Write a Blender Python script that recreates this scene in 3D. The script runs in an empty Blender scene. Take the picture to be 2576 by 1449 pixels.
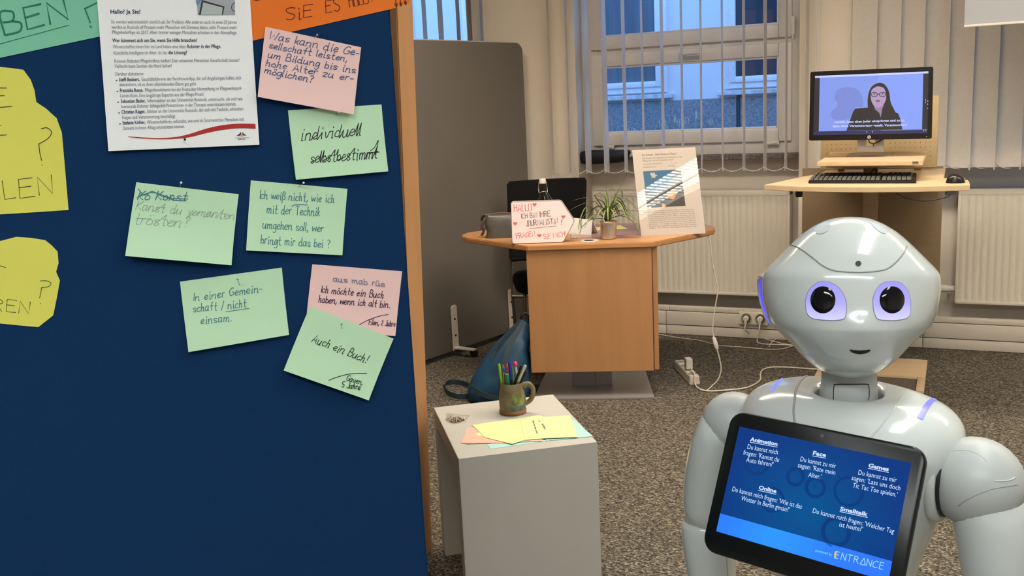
import bpy, bmesh, math, random
from mathutils import Vector as V, Matrix
from mathutils.bvhtree import BVHTree
R = math.radians
random.seed(7)
S = bpy.context.scene
COL = S.collection

# ------------------------------------------------------------------ camera
FPX, YAW, PITCH, ROLL, EYE = 2450.0, -.433, .1855, .0475, 1.39
FW = V((math.sin(YAW)*math.cos(PITCH), math.cos(YAW)*math.cos(PITCH), -math.sin(PITCH)))
_r = V((math.cos(YAW), -math.sin(YAW), 0)); _u = _r.cross(FW)
RT = _r*math.cos(ROLL) - _u*math.sin(ROLL)
UP = _r*math.sin(ROLL) + _u*math.cos(ROLL)
cd = bpy.data.cameras.new('camera'); cam = bpy.data.objects.new('camera', cd); COL.objects.link(cam)
cd.sensor_width = 36; cd.lens = FPX/2576*36; cd.clip_start = .05; cd.clip_end = 100
cam.matrix_world = Matrix(((RT.x, UP.x, -FW.x, 0), (RT.y, UP.y, -FW.y, 0), (RT.z, UP.z, -FW.z, EYE), (0, 0, 0, 1)))
S.camera = cam
CAM = V((0, 0, EYE))

# ------------------------------------------------------------------ world, lamps, exposure
def lin(c):
    return tuple((x/255/12.92 if x <= 10 else ((x/255+.055)/1.055)**2.4) for x in c)
w = bpy.data.worlds.new('world'); S.world = w; w.use_nodes = True
bg = w.node_tree.nodes['Background']
bg.inputs[0].default_value = (.235, .47, 1.0, 1); bg.inputs[1].default_value = 3.3
S.view_settings.view_transform = 'Standard'; S.view_settings.look = 'None'
S.view_settings.exposure = 0.0; S.view_settings.gamma = 1.0; S.view_settings.use_curve_mapping = False
NEUTRAL = (.97, 1.0, .95); COOL = (.93, .985, 1.0); WARM = (1.0, .85, .67)
CEIL = 2.85
# (x, y, length, rotation z, watts, colour)
LAMPS = [(-1.0, 3.6, 3.2, 0, 130, WARM), (1.7, 3.6, 1.5, 0, 60, WARM), (.42, 1.95, 2.6, 90, 50, NEUTRAL), (.25, -.85, 2.4, 0, 132, COOL)]
for (x, y, L, rz, wt, c) in LAMPS:
    ld = bpy.data.lights.new('lamp_light', 'AREA'); ld.shape = 'RECTANGLE'; ld.size = L; ld.size_y = .34
    ld.energy = wt; ld.color = c
    lo = bpy.data.objects.new('lamp_light', ld); COL.objects.link(lo)
    lo.location = (x, y, CEIL-.055); lo.rotation_euler = (0, 0, R(rz))

# ------------------------------------------------------------------ measuring helpers (photo point -> point on a real plane)
def ray(p):
    return FW + RT*((p[0]-1288)/FPX) + UP*((724.5-p[1])/FPX)
def onz(p, z):
    d = ray(p); return CAM + d*((z-EYE)/d.z)
def ony(p, Y):
    d = ray(p); return CAM + d*(Y/d.y)
def onp(p, P0, n):
    d = ray(p); return CAM + d*((P0-CAM).dot(n)/d.dot(n))

# ------------------------------------------------------------------ materials
MATS = {}
def rgb(c): return lin(c) + (1,)
def mat(name, c, rough=.5, metal=0, var=.06, vs=40, bump=0, bs=200, coat=0, emit=0, trans=0, spec=.5, wood=None, ior=1.45, sub=0):
    if name in MATS: return MATS[name]
    m = bpy.data.materials.new(name); m.use_nodes = True; nt = m.node_tree; N = nt.nodes; Lk = nt.links
    b = N['Principled BSDF']
    c4 = rgb(c) if max(c) > 1.01 else tuple(c)+(1,)
    b.inputs['Base Color'].default_value = c4
    b.inputs['Roughness'].default_value = rough; b.inputs['Metallic'].default_value = metal
    b.inputs['Specular IOR Level'].default_value = spec; b.inputs['IOR'].default_value = ior
    if coat: b.inputs['Coat Weight'].default_value = coat; b.inputs['Coat Roughness'].default_value = .05
    if trans: b.inputs['Transmission Weight'].default_value = trans
    tc = N.new('ShaderNodeTexCoord')
    if var or wood:
        nz = N.new('ShaderNodeTexNoise'); nz.inputs['Scale'].default_value = vs; nz.inputs['Detail'].default_value = 4
        mp = N.new('ShaderNodeMapping'); Lk.new(tc.outputs['Object'], mp.inputs[0]); Lk.new(mp.outputs[0], nz.inputs[0])
        if wood: mp.inputs['Scale'].default_value = wood
        rp = N.new('ShaderNodeValToRGB'); v = var
        rp.color_ramp.elements[0].position = .3; rp.color_ramp.elements[1].position = .7
        rp.color_ramp.elements[0].color = tuple(x*(1-v) for x in c4[:3])+(1,)
        rp.color_ramp.elements[1].color = tuple(min(1, x*(1+v)) for x in c4[:3])+(1,)
        Lk.new(nz.outputs[0], rp.inputs[0]); Lk.new(rp.outputs[0], b.inputs['Base Color'])
    if bump:
        n2 = N.new('ShaderNodeTexNoise'); n2.inputs['Scale'].default_value = bs; n2.inputs['Detail'].default_value = 3
        Lk.new(tc.outputs['Object'], n2.inputs[0])
        bp = N.new('ShaderNodeBump'); bp.inputs['Strength'].default_value = bump; bp.inputs['Distance'].default_value = .002
        Lk.new(n2.outputs[0], bp.inputs['Height']); Lk.new(bp.outputs[0], b.inputs['Normal'])
    if emit:
        b.inputs['Emission Color'].default_value = c4; b.inputs['Emission Strength'].default_value = emit
    MATS[name] = m; return m
def glow(name, c, s=1.0, base=.03, rough=.25):
    if name in MATS: return MATS[name]
    m = mat(name, (base, base, base), rough, var=0); b = m.node_tree.nodes['Principled BSDF']
    b.inputs['Emission Color'].default_value = rgb(c); b.inputs['Emission Strength'].default_value = s
    return m
def glass(name, tint=(.97, .98, 1), refl=1.0, rough=0):
    if name in MATS: return MATS[name]
    m = bpy.data.materials.new(name); m.use_nodes = True; nt = m.node_tree; N = nt.nodes
    N.remove(N['Principled BSDF']); out = N['Material Output']
    t = N.new('ShaderNodeBsdfTransparent'); t.inputs[0].default_value = tint+(1,)
    g = N.new('ShaderNodeBsdfGlossy'); g.inputs['Roughness'].default_value = rough
    f = N.new('ShaderNodeFresnel'); ge = N.new('ShaderNodeNewGeometry'); ma = N.new('ShaderNodeMath'); ma.operation = 'MULTIPLY_ADD'
    ma.inputs[1].default_value = 1/1.5-1.5; ma.inputs[2].default_value = 1.5      # same reflectance from both sides of a thin pane
    nt.links.new(ge.outputs['Backfacing'], ma.inputs[0]); nt.links.new(ma.outputs[0], f.inputs[0])
    mul = N.new('ShaderNodeMath'); mul.operation = 'MULTIPLY'; mul.inputs[1].default_value = refl
    mx = N.new('ShaderNodeMixShader')
    nt.links.new(f.outputs[0], mul.inputs[0]); nt.links.new(mul.outputs[0], mx.inputs[0])
    nt.links.new(t.outputs[0], mx.inputs[1]); nt.links.new(g.outputs[0], mx.inputs[2]); nt.links.new(mx.outputs[0], out.inputs[0])
    MATS[name] = m; return m

# ------------------------------------------------------------------ mesh builder
def catmull(pts, k=6, closed=False):
    n = len(pts); out = []
    if n < 3: return list(pts)
    rng = range(n if closed else n-1)
    for i in rng:
        p1, p2 = pts[i], pts[(i+1) % n]
        p0 = pts[(i-1) % n] if (closed or i > 0) else p1
        p3 = pts[(i+2) % n] if (closed or i+2 < n) else p2
        for j in range(k):
            t = j/k
            out.append(type(p1)([.5*(2*b + (c-a)*t + (2*a-5*b+4*c-d)*t*t + (3*b-a-3*c+d)*t**3) for a, b, c, d in zip(p0, p1, p2, p3)]))
    if not closed: out.append(pts[-1])
    return out
class MB:
    def __init__(s): s.v = []; s.f = []; s.mi = []; s.cur = 0
    def add(s, vs, fs, M=None):
        o = len(s.v)
        s.v += [(M @ V(p)) if M else V(p) for p in vs]
        s.f += [tuple(i+o for i in f) for f in fs]; s.mi += [s.cur]*len(fs); return s
    def bm(s, b, M=None):
        b.verts.index_update(); s.add([v.co.copy() for v in b.verts], [[v.index for v in f.verts] for f in b.faces], M); b.free(); return s
    def box(s, a, b, bev=0, M=None, seg=2):
        B = bmesh.new(); bmesh.ops.create_cube(B, size=1)
        for v in B.verts: v.co = V([(a[i]+b[i])/2 + v.co[i]*(b[i]-a[i]) for i in range(3)])
        if bev: bmesh.ops.bevel(B, geom=B.edges[:], offset=bev, segments=seg, affect='EDGES', profile=.5)
        return s.bm(B, M)
    def hexa(s, bot, top, bev=0):       # bot/top: 4 points each
        B = bmesh.new(); vs = [B.verts.new(p) for p in list(bot)+list(top)]
        for f in ((3, 2, 1, 0), (4, 5, 6, 7), (0, 1, 5, 4), (1, 2, 6, 5), (2, 3, 7, 6), (3, 0, 4, 7)): B.faces.new([vs[i] for i in f])
        bmesh.ops.recalc_face_normals(B, faces=B.faces[:])
        if bev: bmesh.ops.bevel(B, geom=B.edges[:], offset=bev, segments=2, affect='EDGES')
        return s.bm(B)
    def prism(s, pts, ext, bev=0):      # pts: 3D outline, ext: extrusion vector
        B = bmesh.new(); vs = [B.verts.new(p) for p in pts]; f = B.faces.new(vs)
        r = bmesh.ops.extrude_face_region(B, geom=[f]); nv = [g for g in r['geom'] if isinstance(g, bmesh.types.BMVert)]
        bmesh.ops.translate(B, verts=nv, vec=V(ext)); bmesh.ops.recalc_face_normals(B, faces=B.faces[:])
        if bev:
            e = [e for e in B.edges if len(e.link_faces) == 2 and e.calc_face_angle(0) > .6]
            bmesh.ops.bevel(B, geom=e, offset=bev, segments=2, affect='EDGES')
        return s.bm(B)
    def tube(s, pts, r, seg=8, k=0, closed=False, flat=None):
        pts = [V(p) for p in pts]
        if k: pts = catmull(pts, k, closed)
        n = len(pts); rs = r if isinstance(r, (list, tuple)) else None
        t0 = (pts[1]-pts[0]).normalized(); a = t0.orthogonal().normalized()
        if flat: a = (V(flat)-t0*V(flat).dot(t0)).normalized()
        rings = []; o = len(s.v)
        for i, p in enumerate(pts):
            t = (pts[(i+1) % n]-pts[i-1]) if closed else (pts[min(i+1, n-1)]-pts[max(i-1, 0)])
            t.normalize(); a = (a-t*a.dot(t)).normalized(); b = t.cross(a)
            q = rs[min(len(rs)-1, int(round(i*(len(rs)-1)/max(1, n-1))))] if rs else r
            rings.append([p + (a*math.cos(2*math.pi*j/seg)+b*math.sin(2*math.pi*j/seg))*q for j in range(seg)])
        return s.loft(rings, closed)
    def strap(s, pts, w, th, nrm, k=6):   # flat band along pts, width along cross(t, nrm)
        pts = catmull([V(p) for p in pts], k); rings = []
        for i, p in enumerate(pts):
            t = (pts[min(i+1, len(pts)-1)]-pts[max(i-1, 0)]).normalized()
            n = V(nrm); b = t.cross(n).normalized(); n = b.cross(t)
            rings.append([p+b*w/2+n*th/2, p-b*w/2+n*th/2, p-b*w/2-n*th/2, p+b*w/2-n*th/2])
        return s.loft(rings)
    def loft(s, rings, closed=False, cap=True):
        n = len(rings[0]); m = len(rings); vs = [p for r in rings for p in r]; fs = []
        for i in range(m if closed else m-1):
            for j in range(n):
                fs.append((i*n+j, i*n+(j+1) % n, ((i+1) % m)*n+(j+1) % n, ((i+1) % m)*n+j))
        if cap and not closed: fs += [tuple(range(n))[::-1], tuple((m-1)*n+j for j in range(n))]
        return s.add(vs, fs)
    def lathe(s, prof, seg=32, M=None, cap=True):   # prof (r, z)
        rings = [[V((r*math.cos(2*math.pi*j/seg), r*math.sin(2*math.pi*j/seg), z)) for j in range(seg)] for r, z in prof]
        if M: rings = [[M @ p for p in r] for r in rings]
        return s.loft(rings, cap=cap)
    def grid(s, P):       # P[i][j]
        n, m = len(P), len(P[0]); o = [p for r in P for p in r]
        return s.add(o, [(i*m+j, i*m+j+1, (i+1)*m+j+1, (i+1)*m+j) for i in range(n-1) for j in range(m-1)])
    def poly(s, pts): return s.add(pts, [tuple(range(len(pts)))])

def setmesh(name, mb, mats, smooth=None, inv=None):
    me = bpy.data.meshes.new(name)
    vs = [inv @ p for p in mb.v] if inv else mb.v
    me.from_pydata([tuple(p) for p in vs], [], mb.f)
    for m in (mats if isinstance(mats, (list, tuple)) else [mats]): me.materials.append(m)
    if any(mb.mi): me.polygons.foreach_set('material_index', mb.mi)
    if smooth is not None:
        me.shade_smooth()
        if smooth < 180: me.set_sharp_from_angle(angle=R(smooth))
    me.update(); return me
BASIS = {}
def link(name, data):
    o = bpy.data.objects.new(name, data); COL.objects.link(o); BASIS[o.name] = Matrix(); return o
def tag(o, label, cat, group=None, kind=None):
    if label: o['label'] = label
    if cat: o['category'] = cat
    if group: o['group'] = group
    if kind: o['kind'] = kind
    return o
def world_of(o):
    M = BASIS[o.name]
    return world_of(o.parent) @ M if o.parent else M
def thing(name, label, cat, loc, rz=0, group=None):
    o = link(name, None); o.location = loc; o.rotation_euler = (0, 0, rz); o.empty_display_size = .05
    BASIS[o.name] = Matrix.Translation(V(loc)) @ Matrix.Rotation(rz, 4, 'Z')
    return tag(o, label, cat, group)
def part(name, mb, mats, parent, smooth=None, local=False, label=None, kind=None):
    """mesh given in world coordinates (or the parent's, with local=True)"""
    inv = None if local else world_of(parent).inverted()
    o = link(name, setmesh(name, mb, mats, smooth, inv)); o.parent = parent
    if label: o['label'] = label
    if kind: o['kind'] = kind
    return o
def single(name, mb, mats, label, cat, group=None, smooth=None, kind=None):
    xs = [p.x for p in mb.v]; ys = [p.y for p in mb.v]; zs = [p.z for p in mb.v]
    c = V(((min(xs)+max(xs))/2, (min(ys)+max(ys))/2, min(zs)))
    o = link(name, setmesh(name, mb, mats, smooth, Matrix.Translation(-c))); o.location = c
    BASIS[o.name] = Matrix.Translation(c); return tag(o, label, cat, group, kind)
def struct(name, mb, mats, smooth=None): return single(name, mb, mats, None, None, kind='structure', smooth=smooth)
def dup(o, loc=None, rz=None, label=None):
    c = o.copy(); COL.objects.link(c); BASIS[c.name] = BASIS[o.name]
    if loc is not None: c.location = loc
    if rz is not None: c.rotation_euler = (0, 0, rz)
    if label: c['label'] = label
    for ch in o.children:
        d = ch.copy(); COL.objects.link(d); d.parent = c; BASIS[d.name] = BASIS[ch.name]
    return c

# ------------------------------------------------------------------ lettering
TXT = {}
def textmesh(s, bold=0):
    if (s, bold) not in TXT:
        cu = bpy.data.curves.new('t', 'FONT'); cu.body = s; cu.resolution_u = 2; cu.offset = bold
        o = bpy.data.objects.new('t', cu); COL.objects.link(o)
        me = bpy.data.meshes.new_from_object(o.evaluated_get(bpy.context.evaluated_depsgraph_get()))
        vs = [v.co.copy() for v in me.vertices]; fs = [tuple(p.vertices) for p in me.polygons]
        bpy.data.objects.remove(o); bpy.data.curves.remove(cu); bpy.data.meshes.remove(me); TXT[(s, bold)] = (vs, fs)
    return TXT[(s, bold)]
GL = dict(
 a="4l 1l 0j 0h 1g 3h 4k|4l 4h 5g", b="0p 0g|0j 2l 4j 4h 2g 0h", c="4k 2l 0j 0h 2g 4h", d="4j 2l 0j 0h 2g 4h|4p 4g 5g",
 e="0i 3j 4k 2l 0j 0h 2g 4h", f="4p 3p 2n 2g|0l 4l", g="4l 1l 0j 0h 1g 3h 4k|4l 4e 2c 0d", h="0p 0g|0j 2l 3k 3g 4g",
 i="1l 1g 2g|1n 1o", j="2l 2d 0c|2n 2o", k="0p 0g|3l 0i|1j 3g", l="0p 0h 1g", m="0l 0g|0j 2l 3k 3g|3j 5l 6k 6g 7g",
 n="0l 0g|0j 2l 4k 4g 5g", o="2l 0j 0h 2g 4h 4j 2l", p="0l 0c|0j 2l 4j 4h 2g 0h", r="0l 0g|0j 1l 3l", s="4k 2l 0k 1j 3i 4h 2g 0h",
 t="2p 2h 3g 4g|0l 4l", u="0l 0h 1g 3h 4l|4l 4g 5g", v="0l 2g 4l", w="0l 1g 3k 5g 6l", x="0l 4g|4l 0g", y="0l 2h 4l|4l 1c", z="0l 4l 0g 4g",
 A="0g 3p 6g|1j 5j", B="0g 0p 3p 4n 3l 0l|3l 5j 4g 0g", C="5o 3p 0m 0i 2g 5h", D="0g 0p 3p 5l 3g 0g", E="5p 0p 0g 5g|0l 4l", F="5p 0p 0g|0l 4l",
 G="5o 3p 0m 0i 2g 5i 5k 3k", H="0p 0g|5p 5g|0l 5l", I="1p 1g", J="4p 4h 2g 0h", K="0p 0g|5p 0k 5g", L="0p 0g 4g", M="0g 0p 3j 6p 6g",
 N="0g 0p 5g 5p", O="0p 5p 5g 0g 0p", R="0g 0p 3p 5n 3l 0l|2l 5g", S="5o 3p 0o 1m 4k 5i 3g 0h", T="0p 6p|3p 3g", U="0p 0h 2g 4h 5p",
 P="0g 0p 3p 5n 3l 0l", W="0p 1g 4m 6g 8p", Y="0p 3l|6p 2g")
GL.update({'?': "0o 2p 4n 2l 2j|2h 2g", '!': "1p 1j|1h 1g", '.': "1g 1h", ',': "1h 0e", '-': "0j 3j", '/': "0f 3p", '2': "0n 2p 4n 0g 4g", '5': "4p 0p 0l 3l 4i 2g 0h",
 'ß': "0c 0n 2p 4n 2l 4j 4h 2g", 'ö': GL['o']+"|1n 1o|3n 3o", 'ä': GL['a']+"|1n 1o|3n 3o", 'ü': GL['u']+"|1n 1o|3n 3o", 'µ': "0l 0h 1g 3h 4l|4l 4g 5g"})
def strokes(s, slant=0, join=False, wob=.05):
    out = []; x = 0; rnd = random.Random(len(s)*7+ord(s[0]))
    prev = None
    for ch in s:
        if ch == ' ': x += .75; prev = None; continue
        g = GL[ch]; mx = 0; lift = rnd.uniform(-.06, .06)
        for q, st in enumerate(g.split('|')):
            pts = []
            for t in st.split():
                a, b = int(t[0])*.16, (ord(t[1])-ord('g'))*.2
                mx = max(mx, a); pts.append(V((x+a+rnd.uniform(-wob, wob)+b*slant, b+lift+rnd.uniform(-wob, wob))))
            if ch.islower() and len(pts) > 2: pts = catmull(pts, 4)
            elif ch in '?5ß' or (ch in 'BCDGJPRSU' and ch.isupper()): pts = catmull(pts, 4)
            if q == 0 and join and prev is not None and ch.islower(): out.append([prev, pts[0]])
            out.append(pts)
        prev = out[-1][-1] if ch.islower() and ch not in 'iö' else None
        x += mx+.27
    return out, x-.27
class Sheet:
    """a flat or slightly curled sheet given by four photo corners (TL, TR, BR, BL) on a plane"""
    def __init__(s, c, P0, n, off=0, lift=0, bulge=0):
        s.n = V(n); s.P0 = V(P0)+s.n*off
        s.C = [onp(p, s.P0, s.n) for p in c]
        s.O = s.C[0]; s.ex = s.C[1]-s.C[0]; s.ey = s.C[3]-s.C[0]; s.lift = lift; s.bulge = bulge
        A, B, Cc = s.ex.dot(s.ex), s.ex.dot(s.ey), s.ey.dot(s.ey); s.det = A*Cc-B*B; s.abc = (A, B, Cc)
    def h(s, u, v):
        v = max(0, min(1.2, v)); return s.lift*v*v + s.bulge*max(0, 4*u*(1-u))*(1-v)
    def pt(s, p, off=0):
        q = onp(p, s.P0, s.n)-s.O; a, b = q.dot(s.ex), q.dot(s.ey); A, B, Cc = s.abc
        u, v = (a*Cc-b*B)/s.det, (b*A-a*B)/s.det
        return s.O+q+s.n*(s.h(u, v)+off)
    def mesh(s, k=8, th=.0004):
        c = s.C; P = []
        for d in (0, -th):
            P.append([[c[0].lerp(c[1], j/k).lerp(c[3].lerp(c[2], j/k), i/k)+s.n*(s.h(j/k, i/k)+d) for j in range(k+1)] for i in range(k+1)])
        mb = MB().grid(P[0]); mb.grid([r[::-1] for r in P[1]])
        def edge(f):
            A = [f(P[0], i) for i in range(k+1)]; B = [f(P[1], i) for i in range(k+1)]; mb.grid([A, B])
        edge(lambda q, i: q[0][i]); edge(lambda q, i: q[k][i]); edge(lambda q, i: q[i][0]); edge(lambda q, i: q[i][k]); return mb
    def outline(s, pts, th=.0004):
        return MB().prism([s.pt(p) for p in pts], -s.n*th)
def type_on(mb, sh, txt, p0, p1, h, bold=0, off=.0003, shear=True):
    vs, fs = textmesh(txt, bold); W = max(v.x for v in vs); p0, p1 = V(p0), V(p1); d = p1-p0
    up = V((d.y, -d.x)).normalized()*h
    mb.add([sh.pt(p0+d*(v.x/W)+up*v.y, off) for v in vs], fs)
def pen_line(mb, sh, pts, w, off=.0004):
    pts = [V(p[:2]) for p in pts]
    if len(pts) == 2 and (pts[1]-pts[0]).length < .1: pts[1] = pts[0]+V((w, 0))
    L, Rr = [], []
    for i, p in enumerate(pts):
        t = pts[min(i+1, len(pts)-1)]-pts[max(i-1, 0)]
        if t.length < 1e-6: t = V((1, 0))
        t.normalize(); nn = V((-t.y, t.x))*w/2; e = -t*w/3 if i == 0 else (t*w/3 if i == len(pts)-1 else V((0, 0)))
        L.append(sh.pt(p+nn+e, off)); Rr.append(sh.pt(p-nn+e, off))
    mb.grid([L, Rr])
def write(mb, sh, txt, p0, p1, xh, w, slant=.15, join=False, wob=.05):
    st, W = strokes(txt, slant, join, wob); p0, p1 = V(p0), V(p1); d = p1-p0; up = V((d.y, -d.x)).normalized()*xh
    for s in st: pen_line(mb, sh, [p0+d*(q.x/W)+up*q.y for q in s], w)
def zp(ox, oy, sc): return lambda x, y: (ox+x/sc, oy+y/sc)

# ================================================================== THE ROOM
XL, XR, YB, YW, YN = -4.6, 2.8, -2.6, 5.58, 5.80
plaster = mat('plaster', (.80, .735, .645), .9, var=.03, vs=3, bump=.25, bs=260)
ceilm = mat('ceiling_paint', (.85, .84, .80), .9, var=.02)
frame_white = mat('window_paint', (.76, .735, .69), .35, var=.02)
white_metal = mat('white_metal', (.72, .69, .63), .4, var=.02)
grey_plastic = mat('grey_plastic', (.25, .25, .25), .5)
black_plastic = mat('black_plastic', (.012, .012, .014), .35, var=0)
chrome = mat('chrome', (.55, .55, .55), .22, metal=1, var=0)
dark_hole = mat('dark_hole', (.004, .004, .004), .8, var=0)

# carpet: speckled looped pile
m = mat('carpet', (.2, .17, .13), 1.0, var=0, spec=.1); nt = m.node_tree; N = nt.nodes; Lk = nt.links; b = N['Principled BSDF']
tc = N.new('ShaderNodeTexCoord')
vo = N.new('ShaderNodeTexVoronoi'); vo.inputs['Scale'].default_value = 210; 
wp = N.new('ShaderNodeTexNoise'); wp.inputs['Scale'].default_value = 45; Lk.new(tc.outputs['Object'], wp.inputs[0])
wa = N.new('ShaderNodeMix'); wa.data_type = 'RGBA'; wa.blend_type = 'ADD'; wa.inputs[0].default_value = .02; Lk.new(tc.outputs['Object'], wa.inputs[6]); Lk.new(wp.outputs['Color'], wa.inputs[7])
wm = N.new('ShaderNodeMapping'); wm.inputs['Scale'].default_value = (.62, 1.15, 1); Lk.new(wa.outputs[2], wm.inputs[0]); Lk.new(wm.outputs[0], vo.inputs[0])
nz = N.new('ShaderNodeTexNoise'); nz.inputs['Scale'].default_value = 120; nz.inputs['Detail'].default_value = 3; Lk.new(tc.outputs['Object'], nz.inputs[0])
sx = N.new('ShaderNodeSeparateColor'); Lk.new(vo.outputs['Color'], sx.inputs[0])
ad = N.new('ShaderNodeMath'); ad.operation = 'ADD'; Lk.new(sx.outputs[0], ad.inputs[0])
m2 = N.new('ShaderNodeMath'); m2.operation = 'MULTIPLY'; m2.inputs[1].default_value = 1.2; Lk.new(nz.outputs[0], m2.inputs[0]); Lk.new(m2.outputs[0], ad.inputs[1])
hf = N.new('ShaderNodeMath'); hf.operation = 'MULTIPLY'; hf.inputs[1].default_value = .5; Lk.new(ad.outputs[0], hf.inputs[0])
rp = N.new('ShaderNodeValToRGB'); e = rp.color_ramp.elements
e[0].position = .25; e[0].color = (.026, .022, .018, 1); e[1].position = .9; e[1].color = (.38, .345, .28, 1)
k = e.new(.5); k.color = (.082, .072, .057, 1); k = e.new(.68); k.color = (.165, .147, .115, 1)
Lk.new(hf.outputs[0], rp.inputs[0]); Lk.new(rp.outputs[0], b.inputs['Base Color'])
bp = N.new('ShaderNodeBump'); bp.inputs['Strength'].default_value = .8; bp.inputs['Distance'].default_value = .006
Lk.new(hf.outputs[0], bp.inputs['Height']); Lk.new(bp.outputs[0], b.inputs['Normal'])
struct('floor', MB().box((XL, YB, -.1), (XR, 6.0, 0)), m)
struct('ceiling', MB().box((XL, YB, CEIL), (XR, 6.0, CEIL+.1)), ceilm)
struct('wall_left', MB().box((XL-.15, YB-.15, 0), (XL, 6.0, CEIL)), plaster)
struct('wall_right', MB().box((XR, YB-.15, 0), (XR+.15, 6.0, CEIL)), plaster)
struct('wall_back', MB().box((XL, YB-.15, 0), (XR, YB, CEIL)), plaster)
NICHES = [(-3.9, -2.69), (-2.095, -.80), (-.306, 1.15)]
SILL, HEAD = 1.05, 2.42
wl = link('wall_window', None); wl['kind'] = 'structure'; wl.location = (0, YW, 0); BASIS['wall_window'] = Matrix.Translation((0, YW, 0))
px = XL
for a, b_ in NICHES+[(XR, XR)]:
    part('wall_pier', MB().box((px, YW, 0), (a, 5.95, CEIL)), plaster, wl); px = b_
for a, b_ in NICHES:
    part('wall_lintel', MB().box((a, YW, HEAD), (b_, 5.95, CEIL)), plaster, wl); part('wall_spandrel', MB().box((a, YN, 0), (b_, 5.95, SILL)), plaster, wl)

def ring(mb, x0, x1, z0, z1, t, y0, y1, bev=.004):
    mb.box((x0, y0, z0), (x0+t, y1, z1), bev); mb.box((x1-t, y0, z0), (x1, y1, z1), bev)
    mb.box((x0+t, y0, z0), (x1-t, y1, z0+t), bev); mb.box((x0+t, y0, z1-t), (x1-t, y1, z1), bev)
pane_m = glass('window_glass', (.98, .99, 1), .55)
stone = mat('sill_stone', (.16, .14, .13), .55, var=.5, vs=90)
def window(i, x0, x1):
    root = link('window_%d' % i, None); root['kind'] = 'structure'; root.location = ((x0+x1)/2, YN, SILL)
    BASIS[root.name] = Matrix.Translation(V(root.location))
    f = MB(); ring(f, x0, x1, SILL, HEAD, .085, 5.735, 5.80)
    f.box((x0+.05, 5.74, 1.655), (x1-.05, 5.80, 1.70), .003); part('window_frame', f, frame_white, root, 30)
    sx0, sx1 = x0+.05, x1-.062
    for (z0, z1) in ((1.118, 1.662), (1.69, 2.37)):
        s = MB(); ring(s, sx0, sx1, z0, z1, .072, 5.715, 5.77, .006); ring(s, sx0+.07, sx1-.07, z0+.07, z1-.07, .014, 5.728, 5.766, .004)
        sash = part('sash', s, frame_white, root, 30)
        part('pane', MB().box((sx0+.08, 5.745, z0+.08), (sx1-.08, 5.749, z1-.08)), pane_m, sash)
    xm = (x0+x1)/2-.03
    h = MB().box((xm-.02, 5.70, 1.615), (xm+.02, 5.716, 1.645), .004); h.tube([(xm, 5.70, 1.63), (xm, 5.675, 1.632), (xm+.03, 5.668, 1.635), (xm+.12, 5.668, 1.637)], .011, 8, 4)
    part('window_handle', h, frame_white, root, 50)
    hg = MB().box((sx1-.004, 5.70, 1.70), (sx1+.018, 5.716, 1.80), .004); hg.box((sx1+.002, 5.703, 1.675), (sx1+.012, 5.713, 1.70), .002); part('hinge', hg, frame_white, root, 40)
    for xx in (sx0+.1, sx1-.1): part('hinge', MB().box((xx-.035, 5.705, 1.098), (xx+.035, 5.718, 1.12), .003).box((xx-.02, 5.70, 1.104), (xx+.02, 5.706, 1.114), .002), white_metal, root, 40)
    part('window_sill', MB().box((x0, 5.672, 1.02), (x1, 5.80, SILL), .003), stone, root)
for i, (a, b_) in enumerate(NICHES): window(i+1, a, b_)

# cable trunking along the window wall
tr = link('trim_1', None); tr['kind'] = 'structure'; tr.location = (0, YW, 0); BASIS[tr.name] = Matrix.Translation(V(tr.location))
duct = mat('trunking_plastic', (.66, .61, .53), .45, var=.02)
part('trunking_back', MB().box((XL, YW-.03, 0), (XR, YW, .17)), duct, tr)
for (z0, z1, yy, off) in ((.002, .058, .045, 0), (.062, .142, .05, 0), (.146, .172, .045, .02)):
    xs = [XL, -4.0, -2.75, -1.554+off, -.14+off, 1.3, XR]
    for a, b_ in zip(xs, xs[1:]): part('trunking_panel', MB().box((a+.0015, YW-yy, z0), (b_-.0015, YW-.028, z1), .003), duct, tr, 30)

# ------------------------------------------------------------------ outside: the facade across the narrow yard
YF = 8.6
fac_white = mat('facade_paint', (.72, .72, .74), .9, var=.03, vs=2)
bl = thing('building', 'pale blue lit house wall with two windows across the yard', 'building', (-2.2, YF, .7))
part('wall', MB().box((-8, YF, 1.365), (2.5, YF+.3, 3.6)), fac_white, bl)
peb = mat('pebbledash', (.22, .25, .27), .95, var=.35, vs=60, bump=.8, bs=90)
pl = MB().box((-8, YF-.03, .7), (-1.755, YF+.3, 1.365), .004).box((-1.72, YF-.03, .7), (2.5, YF+.3, 1.365), .004)
plinth = part('plinth', pl, peb, bl)
part('drain_pipe', MB().tube([(-1.738, YF-.01, .7), (-1.738, YF-.01, 1.40)], .016), mat('dark_pipe', (.05, .06, .07), .6), bl)
pane_out = mat('far_glass', (.015, .03, .05), .08, var=0, spec=.8)
cur = mat('far_curtain', (.11, .14, .17), .9, var=.22, vs=3, wood=(6, 1, .3))
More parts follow.
